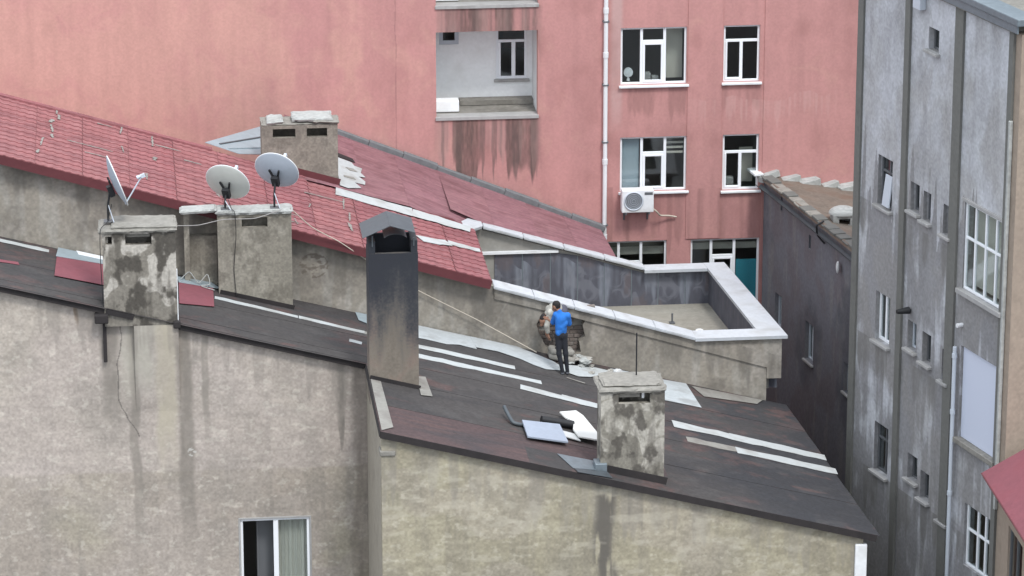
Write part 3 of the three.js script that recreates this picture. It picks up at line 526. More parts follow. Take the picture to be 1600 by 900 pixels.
  qPatch([[-4.4, -7.7], [-4.2, -7.75], [-4.1, -7.55], [-4.3, -7.5]], 0.062, M.stripDull); qPatch([[-4.5, -6.9], [-4.25, -6.95], [-4.2, -6.8], [-4.5, -6.75]], 0.062, M.stripDull); qPatch([[-4.62, -8.95], [-4.15, -8.75], [-4.1, -8.45], [-4.6, -8.55]], 0.05, M.bitumen);
}
/* chimney: hollow stack with slots under a slab */
function chimney(parent, o) {
  const { x0, x1, z0, z1, y0, y1, t = 0.12, slots = [], mat, cap } = o;
  const st = part(parent, 'chimney', merge([panel(rect(x0, y0, x1, y1), slots.map((s) => rect(...s)), z1, t), box(x0, x1, y0, y1, z0, z0 + t), box(x0, x0 + t, y0, y1, z0 + t + 0.001, z1 - t - 0.001), box(x1 - t, x1, y0, y1, z0 + t + 0.001, z1 - t - 0.001)]), mat);
  part(st, 'flue_floor', box(x0 + t, x1 - t, y1 - 1.0, y1 - 0.9, z0 + t, z1 - t), M.black);
  (cap ?? []).forEach(([a, b, c, d, e, f, m, tilt]) => { const g = worn(a, b, c, d, e, f, a * 7 + c, 0.028); const s = part(st, 'cap_slab', g, m ?? M.slabConc); if (tilt) { g.translate(-(a + b) / 2, -c, 0); s.position.set((a + b) / 2, c, 0); s.rotation.z = tilt; } });
  return st;
}
{ // rear chimney on the red roof with broken slabs on top
  const c = chimney(B, { x0: -6.51, x1: -4.69, z0: -6.75, z1: -6.02, y0: 16.6, y1: 18.42, slots: [[-6.24, 18.12, -5.7, 18.34], [-5.43, 18.12, -4.94, 18.34]], mat: M.chimFar, cap: [[-6.4, -5.95, 18.46, 18.55, -6.7, -5.98, M.mortar, 0.06], [-5.8, -4.78, 18.5, 18.6, -6.75, -6.0, M.mortar, -0.02], [-6.54, -4.64, 18.42, 18.47, -6.8, -6.0, M.slabConc], [-5.3, -4.63, 18.47, 18.53, -6.6, -5.93, M.slabConc, -0.05]] });
  part(c, 'flashing', (() => { const g = box(0, 1.9, -0.02, 0.17, -6.015, -5.99); g.rotateZ(-aB); g.translate(-6.5, yB(-6.5), 0); return g; })(), M.redFascia);
}
rebase(B, -5, 8, -5);

/* ---------- near building: beige gables, felt roof ---------- */
const yA = (x) => 14 - 0.26 * x, aA = Math.atan(0.26), kA = 1 / Math.cos(aA);
const A = thing('plastered_building', 'near beige plastered building with dark felt roof and patched gable walls', 'building');
{
  const tp = (x) => yA(x) - 0.14;
  part(A, 'wall', panel([[-16, 0], [-4.601, 0], [-4.601, tp(-4.6)], [-16, tp(-16)]], [rect(-7.47, 9.9, -5.92, 11.55)], 2.1, 0.3), M.beigeLeft);
  part(A, 'wall', panel([[-4.6, 0], [5.78, 0], [5.78, tp(5.78)], [-4.6, tp(-4.6)]], [], 6.62, 0.3), M.beigeRight);
  part(A, 'wall', sideWall([[1.81, 0], [6.319, 0], [6.319, tp(-4.3)], [1.81, tp(-4.3)]], -4.6, 0.3), M.beigeSide);
  part(A, 'wall', sideWall([[-1.3, 0], [6.319, 0], [6.319, tp(5.42)], [-1.3, tp(5.42)]], 5.1, 0.3), M.beigeSide);
  part(A, 'wall', sideWall([[-1.35, 0], [1.79, 0], [1.79, tp(-16) - 0.1], [-1.35, tp(-16) - 0.1]], -16, 0.3), M.beigeSide);
  part(A, 'wall', box(-16, 5.0, 0, 8, -1.62, -1.41), M.beigeSide);
  part(A, 'partition', box(-15.6, -4.7, 3, 14, -0.5, -0.4), M.interior);
  // window with an open dark half and a curtained half
  const wx0 = -7.47, wx1 = -5.92, wm = -6.68, t = 0.06;
  const wdw = windowAt(A, [[wx0, 9.9, wx1, 9.96], [wx0, 11.49, wx1, 11.55], [wx0, 9.96, wx0 + t, 11.49], [wx1 - t, 9.96, wx1, 11.49], [wm - 0.05, 9.96, wm + 0.06, 11.49, 0.01]], [[wm + 0.06, 9.96, wx1 - t, 11.49]], 2.06, { depth: 0.08 });
  part(wdw, 'window_trim', merge([rbox(wx0 - 0.04, wx1 + 0.04, 11.552, 11.59, 1.95, 2.115, 0.006), rbox(wx0 - 0.04, wx0 - 0.002, 9.9, 11.551, 1.95, 2.115, 0.006), rbox(wx1 + 0.002, wx1 + 0.04, 9.9, 11.551, 1.95, 2.115, 0.006)]), M.sill);
  { // open sash swung inward, and the pleated curtain
    const sash = part(wdw, 'open_sash', merge([box(0, 0.05, 9.98, 11.47, -0.02, 0.02), box(0.55, 0.6, 9.98, 11.47, -0.02, 0.02), box(0.05, 0.55, 9.98, 10.03, -0.02, 0.02), box(0.05, 0.55, 11.42, 11.47, -0.02, 0.02), box(0.05, 0.55, 10.03, 11.42, -0.004, 0.004)]), M.darkFrame); sash.position.set(-7.1, 0, 1.72); sash.rotation.y = 0.25;
    const P = []; const n = 36; for (let i = 0; i < n; i++) { const a = -6.66 + i * 0.72 / n, c = -6.66 + (i + 1) * 0.72 / n, za = 1.86 + 0.025 * Math.sin(i * 0.9) + 0.012 * Math.sin(i * 2.3), zc = 1.86 + 0.025 * Math.sin((i + 1) * 0.9) + 0.012 * Math.sin((i + 1) * 2.3); P.push(a, 9.92, za, c, 9.92, zc, c, 11.5, zc, a, 9.92, za, c, 11.5, zc, a, 11.5, za); }
    const g = new THREE.BufferGeometry(); g.setAttribute('position', new THREE.Float32BufferAttribute(P, 3)); part(wdw, 'curtain', metric(g), M.curtain);
  }
  // white painted corner strip at the far gable end
  part(A, 'corner_trim', rbox(5.6, 5.86, 8, 12.2, 6.55, 6.68, 0.02), M.white);
  // old cement bands
  part(A, 'plaster_ledge', rbox(-4.64, -4.3, 14.6, 14.72, 6.3, 6.66, 0.03), M.slabConc);

  // roof: deck, then lapped felt sheets
  const end = (z) => 5.5 + (z + 1.2) * 0.078;
  const L = (x) => x * kA;
  const R = part(A, 'roof', slab([[L(-16), -1.39], [L(end(-1.39) - 0.05), -1.39], [L(end(6.72) - 0.05), 6.72], [L(-4.62), 6.72], [L(-4.62), 2.22], [L(-16), 2.22]], -0.13, 0.115), M.bitumen);
  R.position.set(0, 14, 0); R.rotation.z = -aA;
  const rr = rng(77), lanes = [-1.39, -0.52, 0.3, 0.98, 1.72, 2.24, 3.05, 3.95, 4.85, 5.75, 6.74];
  for (let k = 0; k < lanes.length - 1; k++) {
    const za = lanes[k], zb = lanes[k + 1] + (k < lanes.length - 2 ? 0.07 : 0), xl = zb <= 2.4 ? -16 : -4.62; let x = xl; let s = 0;
    while (x < end(za) - 0.3) {
      let xe = x + 2.6 + rr() * 2.6; if (xe > end(za) - 1.2) xe = 99;
      const xa = x, fin = xe > 90, p = [[L(xa), za], [L(fin ? end(za) : xe), za], [L(fin ? end(zb) : xe), zb], [L(xa), zb]], mi = (za > 4.8 && xa < -1.5 && k > 7) ? M.feltRed : M.felt[Math.floor(rr() * 3)];
      const g = slab(p, 0, 0.006); g.rotateX(-0.0); const o = part(R, 'felt_sheet', g, mi); o.position.y = -0.013 + 0.004 * (k % 2) + 0.002 * (s % 2) + (k % 2 ? 0.003 : 0);
      x = fin ? 99 : xe - 0.08; s++;
    }
  }
  // edge trims
  part(R, 'eave_edge', box(L(-16), L(-9.7), -0.15, -0.002, 2.222, 2.25), M.bitumen);
  part(R, 'eave_edge', box(L(-8.73), L(-4.63), -0.15, -0.002, 2.222, 2.25), M.bitumen);
  part(R, 'eave_edge', box(L(-4.6), L(end(6.7) - 0.05), -0.15, -0.002, 6.722, 6.75), M.bitumen);
  const st = (x0, z0, x1, z1, w, seed, m = M.strip, y = 0.006) => part(R, 'sealing_strip', slab(ragged(L(x0), z0, L(x1), z1, w, w * 0.9, seed, 0.25, 0.18), y, 0.006), m);
  st(-7.86, -0.2, -6.0, -0.06, 0.2, 1); st(-5.98, -0.07, -4.5, 0.04, 0.2, 2); st(-4.5, 0.04, -3.5, 0.2, 0.2, 3, M.stripDull);
  st(-3.5, 0.22, -2.2, 0.24, 0.3, 4); st(-2.2, 0.24, -1.1, 0.28, 0.26, 5); st(-3.5, 0.92, -2.1, 0.95, 0.32, 6); st(-2.1, 0.95, -0.57, 0.97, 0.26, 7);
  st(-1.12, 1.63, -0.2, 1.74, 0.34, 8); st(-0.2, 1.74, 0.68, 1.86, 0.36, 9);
  st(2.3, 1.95, 3.6, 1.98, 0.42, 10); st(3.6, 1.99, 5.78, 2.08, 0.42, 11); st(2.48, 2.86, 3.6, 2.88, 0.36, 12, M.stripDull); st(3.6, 2.88, 5.88, 2.93, 0.42, 13);
  st(-12.8, -1.05, -11.55, -1.02, 0.24, 14); st(-15, -1.1, -12.9, -1.05, 0.2, 15, M.stripDull);
  st(-12.9, 0.55, -12.2, 0.4, 0.2, 16, M.redPatch); st(-4.9, 0.86, -4.62, 0.9, 0.2, 41, M.strip);
  st(0.1, 0.2, 0.5, 0.35, 0.06, 42, M.stripDull, 0.012);
  // pale metal flashing along the foot of the middle wall, loose sheets
  const sheet = (pts, y, m, name = 'patch_sheet') => part(R, name, slab(pts.map(([x, z]) => [L(x), z]), y, 0.008), m);
  sheet([[-3.5, -1.36], [-3.5, -0.35], [-3.1, -0.42], [-2.6, -0.38], [-2.3, -0.55], [-1.9, -0.5], [-1.95, -1.36]], 0.012, M.flashPale, 'flashing'); sheet([[-1.97, -1.36], [-1.9, -0.62], [-1.4, -0.66], [-0.9, -0.45], [-0.6, -0.2], [-0.35, -0.08], [0.2, -0.3], [-0.1, -0.8], [-0.5, -1.1], [-0.9, -1.36]], 0.016, M.flashPale, 'flashing');
  sheet([[-0.3, -0.35], [0.1, -0.7], [0.5, -0.85], [0.9, -1.0], [1.35, -0.98], [1.28, -0.6], [0.95, -0.5], [0.7, -0.2], [0.4, -0.05]], 0.021, M.strip, 'flashing'); sheet([[1.3, -1.2], [1.7, -1.25], [2.2, -1.22], [2.15, -0.95], [1.8, -0.85], [1.4, -0.9]], 0.016, M.flashPale, 'flashing'); sheet([[-4.62, -1.36], [-4.2, -1.36], [-4.3, -0.6], [-4.58, -0.8]], 0.012, M.galvPale, 'flashing');
  sheet([[2.3, -1.2], [3.08, -1.3], [3.2, 0.32], [2.25, 0.34]], 0.014, M.flashPale);
  sheet([[3.2, -1.2], [4.9, -1.3], [4.7, -0.9], [3.4, -0.6]], 0.012, M.stripDull);
  sheet([[-11.35, -1.36], [-10.2, -1.36], [-10.2, -0.86], [-11.4, -0.66]], 0.03, M.galvPale); sheet([[-10.95, -1.37], [-10.2, -1.37], [-10.2, -1.12], [-10.9, -1.12]], 0.042, M.frame);
  sheet([[-11.38, -0.66], [-10.2, -0.86], [-10.2, 0.7], [-11.42, 0.78]], 0.02, M.redPatch); sheet([[-8.66, -0.72], [-7.88, -0.9], [-7.9, 0.55], [-8.68, 0.86]], 0.018, M.redPatch);
  sheet([[-8.7, -1.1], [-7.9, -1.2], [-7.7, -0.85], [-8.66, -0.68]], 0.028, M.galvPale);
  sheet([[-4.6, 3.4], [-4.38, 3.4], [-4.33, 6.35], [-4.6, 6.7]], 0.014, M.stripDull, 'flashing'); sheet([[-3.53, 2.5], [-3.32, 2.4], [-3.27, 3.68], [-3.53, 3.76]], 0.014, M.stripDull, 'flashing');
  sheet([[-0.78, 5.82], [0.06, 5.78], [0.06, 6.34], [-0.52, 6.56]], 0.014, M.galv, 'flashing'); sheet([[-0.5, 6.58], [0.24, 6.36], [0.3, 6.7], [-0.45, 6.78]], 0.024, M.galvDark, 'flashing');
  // overflow bracket under the left eave
  part(A, 'gutter_outlet', merge([rbox(-10.55, -10.25, 16.35, 16.55, 2.12, 2.4, 0.03), box(-10.38, -10.3, 15.4, 16.349, 2.14, 2.2)]), M.bitumen);
  part(A, 'gutter_outlet', rbox(-8.84, -8.68, 16.16, 16.34, 2.12, 2.34, 0.04), M.bitumen);
  part(A, 'eave_felt', (() => { const g = box(0, 0.62, -0.13, 0.0, 2.262, 2.31); g.rotateZ(-aA); g.translate(-10.28, yA(-10.28) + 0.0, 0); return g; })(), M.bitumen);

  // chimneys
  const c1 = chimney(A, { x0: -10.33, x1: -8.74, z0: 1.5, z1: 2.258, y0: 16.24, y1: 18.38, slots: [[-10.26, 18.12, -10.12, 18.3], [-9.83, 18.1, -9.26, 18.34]], mat: M.chimMottled, cap: [[-10.43, -8.67, 18.38, 18.47, 1.35, 2.36, M.slabConc], [-10.15, -8.69, 18.46, 18.53, 1.38, 2.3, M.slabConc, -0.012]] });
  part(c1, 'slot_brick', box(-9.8, -9.29, 18.24, 18.37, 1.98, 2.14), M.slabConc);
  part(c1, 'plaster_haunch', sideWall([[2.0, 16.238], [2.256, 16.238], [2.25, 16.0], [2.102, 14.2], [2.0, 14.2]], -9.7, 0.97), M.beigeLeft);
  part(c1, 'edge_flashing', box(-8.738, -8.72, 16.3, 17.5, 2.18, 2.262), M.white);
  const c2 = chimney(A, { x0: -7.75, x1: -6.08, z0: -1.08, z1: -0.62, y0: 15.3, y1: 17.86, slots: [[-7.2, 17.54, -6.62, 17.78]], mat: M.chimPlain, cap: [[-7.82, -6.02, 17.86, 17.97, -1.09, -0.52, M.mortar], [-8.62, -7.72, 17.9, 18.0, -1.09, -0.6, M.mortar, 0.03]] });
  part(c2, 'flue_shaft', merge([box(-8.5, -7.76, 15.6, 17.2, -1.38, -1.2), box(-8.5, -8.38, 15.6, 17.88, -1.19, -0.95)]), M.chimPlain);
  part(c2, 'flashing', (() => { const g = box(0.02, 1.75, -0.02, 0.09, -0.615, -0.59); g.rotateZ(-aA); g.translate(-7.75, yA(-7.75), 0); return g; })(), M.bitumen);
  const c3 = chimney(A, { x0: -4.61, x1: -3.53, z0: 2.55, z1: 3.3, y0: 14.6, y1: 18.04, t: 0.1, slots: [], mat: M.soot, cap: [] });
  part(c3, 'mouth_pier', box(-4.6, -4.46, 18.041, 18.32, 2.56, 3.29), M.soot); part(c3, 'mouth_pier', box(-3.68, -3.54, 18.041, 18.32, 2.56, 3.29), M.soot); part(c3, 'mouth_pier', box(-4.458, -3.682, 18.041, 18.3, 2.56, 2.66), M.soot);
  part(c3, 'flashing', (() => { const g = box(0.0, 1.14, -0.03, 0.08, 3.302, 3.33); g.rotateZ(-aA); g.translate(-4.61, yA(-4.61), 0); return g; })(), M.bitumen);
  { // bent sheet-metal cowl: two leaves over a ridge
    const leaf = (x0, y0, x1, y1, z0, z1, dz) => { const P = [[x0, y0, z0], [x1, y1, z0 + dz], [x1, y1, z1 + dz], [x0, y0, z1]], n = 0.012, V = []; const q = (a, b, c, d) => { for (const v of [a, b, c, a, c, d]) V.push(...v); }; const D = P.map(([x, y, z]) => [x, y - n, z]); q(P[0], P[3], P[2], P[1]); q(D[0], D[1], D[2], D[3]); for (let i = 0; i < 4; i++) { const j = (i + 1) % 4; q(P[i], P[j], D[j], D[i]); } const g = new THREE.BufferGeometry(); g.setAttribute('position', new THREE.Float32BufferAttribute(V, 3)); return metric(g); };
    part(c3, 'cowl', leaf(-4.15, 18.72, -4.74, 18.46, 2.35, 3.48, 0), M.galvDark); part(c3, 'cowl', leaf(-4.15, 18.725, -3.6, 18.56, 2.35, 3.48, 0.02), M.galvDark);
    part(c3, 'cowl_ring', new THREE.CylinderGeometry(0.42, 0.42, 0.7, 24, 1, true, -Math.PI * 0.2, Math.PI * 0.4).rotateX(-Math.PI / 2).translate(-4.02, 18.06, 2.98), Object.assign(M.galv.clone(), { side: THREE.DoubleSide }));
    for (const x of [-4.52, -3.62]) part(c3, 'cowl_strut', box(x - 0.015, x + 0.015, 18.2, 18.62 - Math.abs(x + 4.15) * 0.45, 3.28, 3.31), M.galvDark);
  }
  const c4 = chimney(A, { x0: 0.1, x1: 1.47, z0: 5.7, z1: 6.3, y0: 13.2, y1: 15.72, slots: [[0.48, 15.47, 1.16, 15.7]], mat: M.chimMottledFront, cap: [[0.02, 1.54, 15.72, 15.82, 5.3, 6.4, M.slabConc], [0.12, 1.45, 15.82, 15.87, 5.3, 6.25, M.slabConc, -0.01]] });
  part(c4, 'slot_brick', box(0.5, 0.95, 15.58, 15.715, 6.0, 6.2), M.slabConc); part(c4, 'slot_brick', box(0.99, 1.04, 15.55, 15.715, 6.05, 6.2), M.white);
  part(c4, 'flashing', (() => { const g = box(0.12, 1.46, -0.03, 0.16, 6.302, 6.33); g.rotateZ(-aA); g.translate(0.1, yA(0.1), 0); return g; })(), M.bitumen);
  part(c4, 'corner_flashing', rbox(-0.02, 0.24, 13.75, 14.15, 6.0, 6.36, 0.02), M.galv);
}
rebase(A, -3, 0, 2);

/* ---------- dark building in the gap ---------- */
{
  const D = thing('side_building', 'dark grey plastered building in the narrow gap beside the pink wall', 'building', [6.5, 0, -10.9]);
  D.rotation.y = -80 * RAD;
  const wins = [[1.27, 14.85, 1.4, 15.22], [3.35, 14.46, 3.5, 14.82], [1.0, 11.7, 1.5, 12.6], [3.25, 11.55, 3.85, 12.55], [6.0, 11.6, 6.5, 12.35]];
  part(D, 'wall', panel(rect(0, 0, 9.4, 15.3), wins.map((r) => rect(...r)), 0, 0.25), M.darkWall);
  part(D, 'wall', box(0, 9.4, 0, 14.2, -4.2, -4), M.darkWall); part(D, 'wall', box(9.15, 9.4, 0, 14.3, -4, -0.251), M.darkWall); part(D, 'wall', box(0, 0.25, 0, 14.3, -4, -0.251), M.darkWall);
  wins.slice(2).forEach(([a, b, c, d]) => { const g = grid(a, b, c, d, 0.05, [a + (c - a) * 0.45], []); windowAt(D, g[0], g[1], -0.1, { mat: M.frameGrey, sill: [a - 0.05, c + 0.05, b - 0.06, b - 0.003, -0.2, 0.06] }); });
  // roof falling away from the facade
  const g = slab([[-0.05, 0.12], [9.4, 0.12], [9.4, -4.3], [-0.05, -4.3]], 0, 0.12); g.rotateX(0); const rf = part(D, 'roof', g, M.rubbleRoof); rf.position.set(0, 15.31, 0); rf.rotation.x = -Math.atan(0.2);
  const r = rng(14);
  for (let k = 0; k < 22; k++) { const x = 0.05 + k * 0.42, l = 0.36 + r() * 0.05; const o = part(D, 'edge_stone', rbox(0, l, 0, 0.04 + r() * 0.05, -0.2, 0.08 + r() * 0.06, 0.02), r() < 0.3 ? M.slabConc : M.pilaster); o.position.set(x, 15.4, 0.03); o.rotation.z = (r() - 0.5) * 0.06; }
  part(D, 'gutter', (() => { const t = new THREE.CylinderGeometry(0.07, 0.07, 9, 12, 1, true, 0, Math.PI); t.rotateZ(Math.PI / 2); t.rotateX(Math.PI); t.translate(4.6, 15.24, 0.2); return t; })(), Object.assign(M.galvDark.clone(), { side: THREE.DoubleSide }));
  part(D, 'gutter_bracket', tube([[4.5, 15.5, 0.05], [4.55, 15.42, 0.25], [4.5, 15.15, 0.2], [4.6, 14.95, 0.05]], 0.025), M.black);
  // ragged mortar flashing along the salmon wall, little masonry flue
  for (let k = 0; k < 7; k++) { const d = 0.1 + k * 0.5, o = part(D, 'mortar_flashing', rbox(-0.1, 0.14 + r() * 0.16, -0.1, 0.06 + r() * 0.07, -0.27, 0.27, 0.02), M.mortar); o.position.set(0.177 * d - 0.02, 15.43 - 0.2 * d, -d); o.rotation.set(0.2 + (r() - 0.5) * 0.14, 0.17 + (r() - 0.5) * 0.12, (r() - 0.5) * 0.2); }
  const fl = part(D, 'roof_flue', merge([panel(rect(-0.28, 0, 0.28, 0.34), [rect(-0.14, 0.1, 0.14, 0.26)], 0.25, 0.08), box(-0.28, 0.28, 0, 0.34, -0.25, -0.17), box(-0.28, -0.2, 0, 0.34, -0.169, 0.169), box(0.2, 0.28, 0, 0.34, -0.169, 0.169)]), M.mortar);
  fl.position.set(4.1, 15.2, -0.6); fl.rotation.y = 80 * RAD;
  part(fl, 'flue_cap', new THREE.SphereGeometry(0.36, 18, 8, 0, Math.PI * 2, 0, Math.PI / 2).scale(1, 0.5, 0.9).translate(0, 0.341, 0), M.mortar);
  part(fl, 'flue_base', rbox(-0.42, 0.42, -0.12, -0.003, -0.36, 0.4, 0.03), M.mortar);
  part(D, 'roof_board', rbox(-0.5, 0.1, 15.44, 15.5, 0.05, 0.3, 0.01), M.white);
}

/* ---------- grey block at the right ---------- */
{
  const E = thing('grey_block', 'tall grey plastered block with small sash windows on the right', 'building', [6.9, 0, 0]);
  E.rotation.y = -74 * RAD;
  const tall = [[0.68, 18.05, 1.38, 19.21], [0.76, 14.86, 1.46, 16.02], [0.88, 11.74, 1.56, 12.92]];
  const small = [[2.26, 18.34, 2.68, 19.0], [2.87, 18.28, 3.22, 18.95], [3.8, 18.22, 4.16, 18.9], [2.33, 15.14, 2.74, 15.8], [3.03, 15.04, 3.44, 15.74], [3.97, 14.9, 4.28, 15.62], [2.53, 12.1, 3.0, 12.7], [3.16, 11.84, 3.57, 12.5], [4.08, 11.64, 4.48, 12.32], [2.87, 22.16, 3.34, 22.66]];
  const bigW = [4.76, 17.25, 6.58, 19.22], rec = [4.82, 13.82, 6.5, 15.96], low = [5.26, 11.0, 6.52, 12.45];
  part(E, 'wall', panel(rect(-0.42, 0, 6.68, 23.4), [...tall, ...small, bigW, rec, low].map((r) => rect(...r)), 0, 0.25), M.greyFacade);
  part(E, 'wall', sideWall([[-9, 0], [0, 0], [0, 23.4], [-9, 23.4]], 6.681, 0.25), M.brownWall);
  part(E, 'wall', sideWall([[-9, 0], [-0.251, 0], [-0.251, 23.4], [-9, 23.4]], -0.42, 0.25), M.greyFacade);
  part(E, 'wall', box(-0.42, 6.93, 0, 23.4, -9.25, -9.001), M.greyFacade);
  part(E, 'roof', box(-0.6, 6.68, 23.41, 23.6, -9.3, 0.12), M.slabConc);
  const co = part(E, 'cornice', merge([rbox(-0.6, 7.08, 23.61, 23.78, -0.3, 0.2, 0.03), rbox(-0.6, 7.0, 23.44, 23.606, 0.122, 0.16, 0.01), rbox(6.69, 7.1, 23.44, 23.78, -9.3, -0.31, 0.03)]), M.galv); void co;
  for (const [a, c, m] of [[-0.42, -0.16, 1], [1.85, 2.08, 0], [4.14, 4.5, 0], [6.5, 6.685, 0]]) part(E, 'pilaster', box(a, c, 0, 23.39, 0.001, m ? 0.05 : 0.06), M.pilaster);
  for (const y of [10.5, 13.6, 16.8, 20]) part(E, 'floor_slab', box(-0.16, 6.6, y - 0.2, y, -8.9, -0.6), M.interior);
  part(E, 'partition', box(-0.1, 6.6, 0.1, 23.3, -2.4, -2.3), M.interior);
  const sills = (x0, x1, y) => [x0 - 0.07, x1 + 0.07, y - 0.07, y - 0.003, -0.15, 0.11];
  tall.forEach(([a, b, c, d], i) => {
    const g = i === 1 ? grid(a, b, c, d, 0.07, [a + 0.33], []) : grid(a, b, c, d, 0.05, [a + 0.4], [b + 0.8]);
    windowAt(E, g[0], g[1], -0.1, { mat: i === 1 ? M.frame : M.darkFrame, sill: sills(a, c, b) });
  });
  { // tilted-in white sash of the top window
    const s = part(E, 'open_sash', rbox(-0.16, 0.16, 0, 0.72, -0.02, 0.02, 0.008), M.frameGrey); s.position.set(1.2, 18.12, 0.06); s.rotation.x = -0.12; s.rotation.z = 0.0;
  }
  small.forEach(([a, b, c, d], i) => { const g = grid(a, b, c, d, 0.045, [], i === 9 ? [] : []); windowAt(E, g[0], g[1], -0.13, { mat: i === 3 ? M.frameGrey : M.darkFrame, sill: sills(a, c, b) }); });
  { const g = grid(...[bigW[0], bigW[1], bigW[2], bigW[3]], 0.055, [5.2, 5.66, 6.12], [18.42]); windowAt(E, g[0], g[1], -0.03, { sill: [4.66, 6.64, 17.14, 17.247, -0.2, 0.12] }); part(E, 'curtain_or_reflection', box(4.8, 6.54, 17.3, 19.18, -0.3, -0.28), M.curtain); part(E, 'lintel', rbox(4.7, 6.64, 19.225, 19.3, -0.1, 0.05, 0.01), M.sill); }  // pale sheet added behind the big panes to imitate their reflection
  { const g = grid(...low, 0.055, [5.75, 6.1], [11.85]); windowAt(E, g[0], g[1], -0.06, {}); }
  // pale balcony recess
  const rc = part(E, 'balcony', merge([box(4.72, 6.6, 13.62, 13.817, -1.2, -0.252), box(4.72, 6.6, 15.963, 16.1, -1.2, -0.252), box(4.68, 4.817, 13.817, 15.963, -1.2, -0.252), box(6.503, 6.64, 13.817, 15.963, -1.2, -0.252), box(4.68, 6.64, 13.6, 16.1, -1.35, -1.201)]), flat(0xc9cfdd, 0.8));
  part(rc, 'ledge', rbox(4.76, 6.55, 13.72, 13.84, -0.24, 0.1, 0.015), M.slabConc); part(rc, 'privacy_screen', box(4.83, 6.49, 13.85, 15.94, -0.09, -0.06), flat(0xc3c9d8, 0.7));
  const dp = part(E, 'downpipe', new THREE.CylinderGeometry(0.045, 0.045, 16, 12).translate(4.72, 7.9, 0.1), M.frameGrey); for (const y of [12.5, 14.4, 15.7]) part(dp, 'pipe_socket', new THREE.CylinderGeometry(0.06, 0.06, 0.1, 12).translate(4.72, y, 0.1), M.frameGrey);
  part(E, 'drip_line', rbox(6.64, 6.72, 12.8, 21.5, 0.005, 0.09, 0.02), M.mortar);
  const wl = part(E, 'wall_lamp', new THREE.CylinderGeometry(0.05, 0.085, 0.3, 12).rotateX(Math.PI / 2).translate(2.45, 16.05, 0.2), M.black); part(wl, 'lamp_arm', box(2.43, 2.47, 16.03, 16.07, 0.0, 0.06), M.black);
  part(E, 'pipe_stub', new THREE.CylinderGeometry(0.05, 0.05, 0.14, 12).rotateX(Math.PI / 2).translate(4.84, 16.43, 0.07), M.white);
  part(E, 'wall_vent', rbox(2.36, 2.7, 22.98, 23.3, 0.0, 0.16, 0.02), M.frameGrey);
  part(E, 'roof_housing', rbox(2, 6.2, 23.61, 25.2, -5, -1.4, 0.03), M.galv);
}
{ // small annex with a red roof at the lower right
  const F = thing('annex', 'low grey annex with a red roof at the right edge', 'building', [9.6, 0, 9.5]);
  const t = Math.atan(0.56), g = slab([[0, 2.9], [2.4, 2.9], [2.4, -2.45], [0, -2.45]], 0, 0.07), rf = part(F, 'roof', g, M.redPatch); rf.position.set(-1.34, 13.83, 0); rf.rotation.z = t;
  part(rf, 'eave_board', box(-0.03, 0.0, -0.06, 0.07, -2.45, 2.9), M.redFascia);
  part(F, 'wall', sideWall([[-2.2, 0], [2.7, 0], [2.7, 13.85], [-2.2, 13.85]], -0.95, 0.2, [rect(-1.6, 11.4, -0.3, 13.0), rect(0.2, 11.4, 1.4, 13.0)]), M.brownWall);
  part(F, 'wall', panel([[-0.749, 0], [0.9, 0], [0.9, 14.8], [-0.749, 13.95]], [], -2.0, 0.2), M.brownWall); part(F, 'wall', panel([[-0.749, 0], [0.9, 0], [0.9, 14.8], [-0.749, 13.95]], [], 2.7, 0.2), M.brownWall); part(F, 'wall', box(0.7, 0.9, 0, 14.8, -1.99, 2.49), M.brownWall);
  for (const [a, c] of [[-1.6, -0.3], [0.2, 1.4]]) { const f = part(F, 'window', merge([box(-0.9, -0.84, 11.4, 11.46, a, c), box(-0.9, -0.84, 12.94, 13.0, a, c), box(-0.9, -0.84, 11.46, 12.94, a, a + 0.06), box(-0.9, -0.84, 11.46, 12.94, c - 0.06, c), box(-0.9, -0.84, 11.46, 12.94, (a + c) / 2 - 0.03, (a + c) / 2 + 0.03)]), M.darkFrame); part(f, 'pane', box(-0.875, -0.87, 11.46, 12.94, a + 0.06, (a + c) / 2 - 0.03), M.glass); part(f, 'pane', box(-0.875, -0.87, 11.46, 12.94, (a + c) / 2 + 0.03, c - 0.06), M.glass); }
}

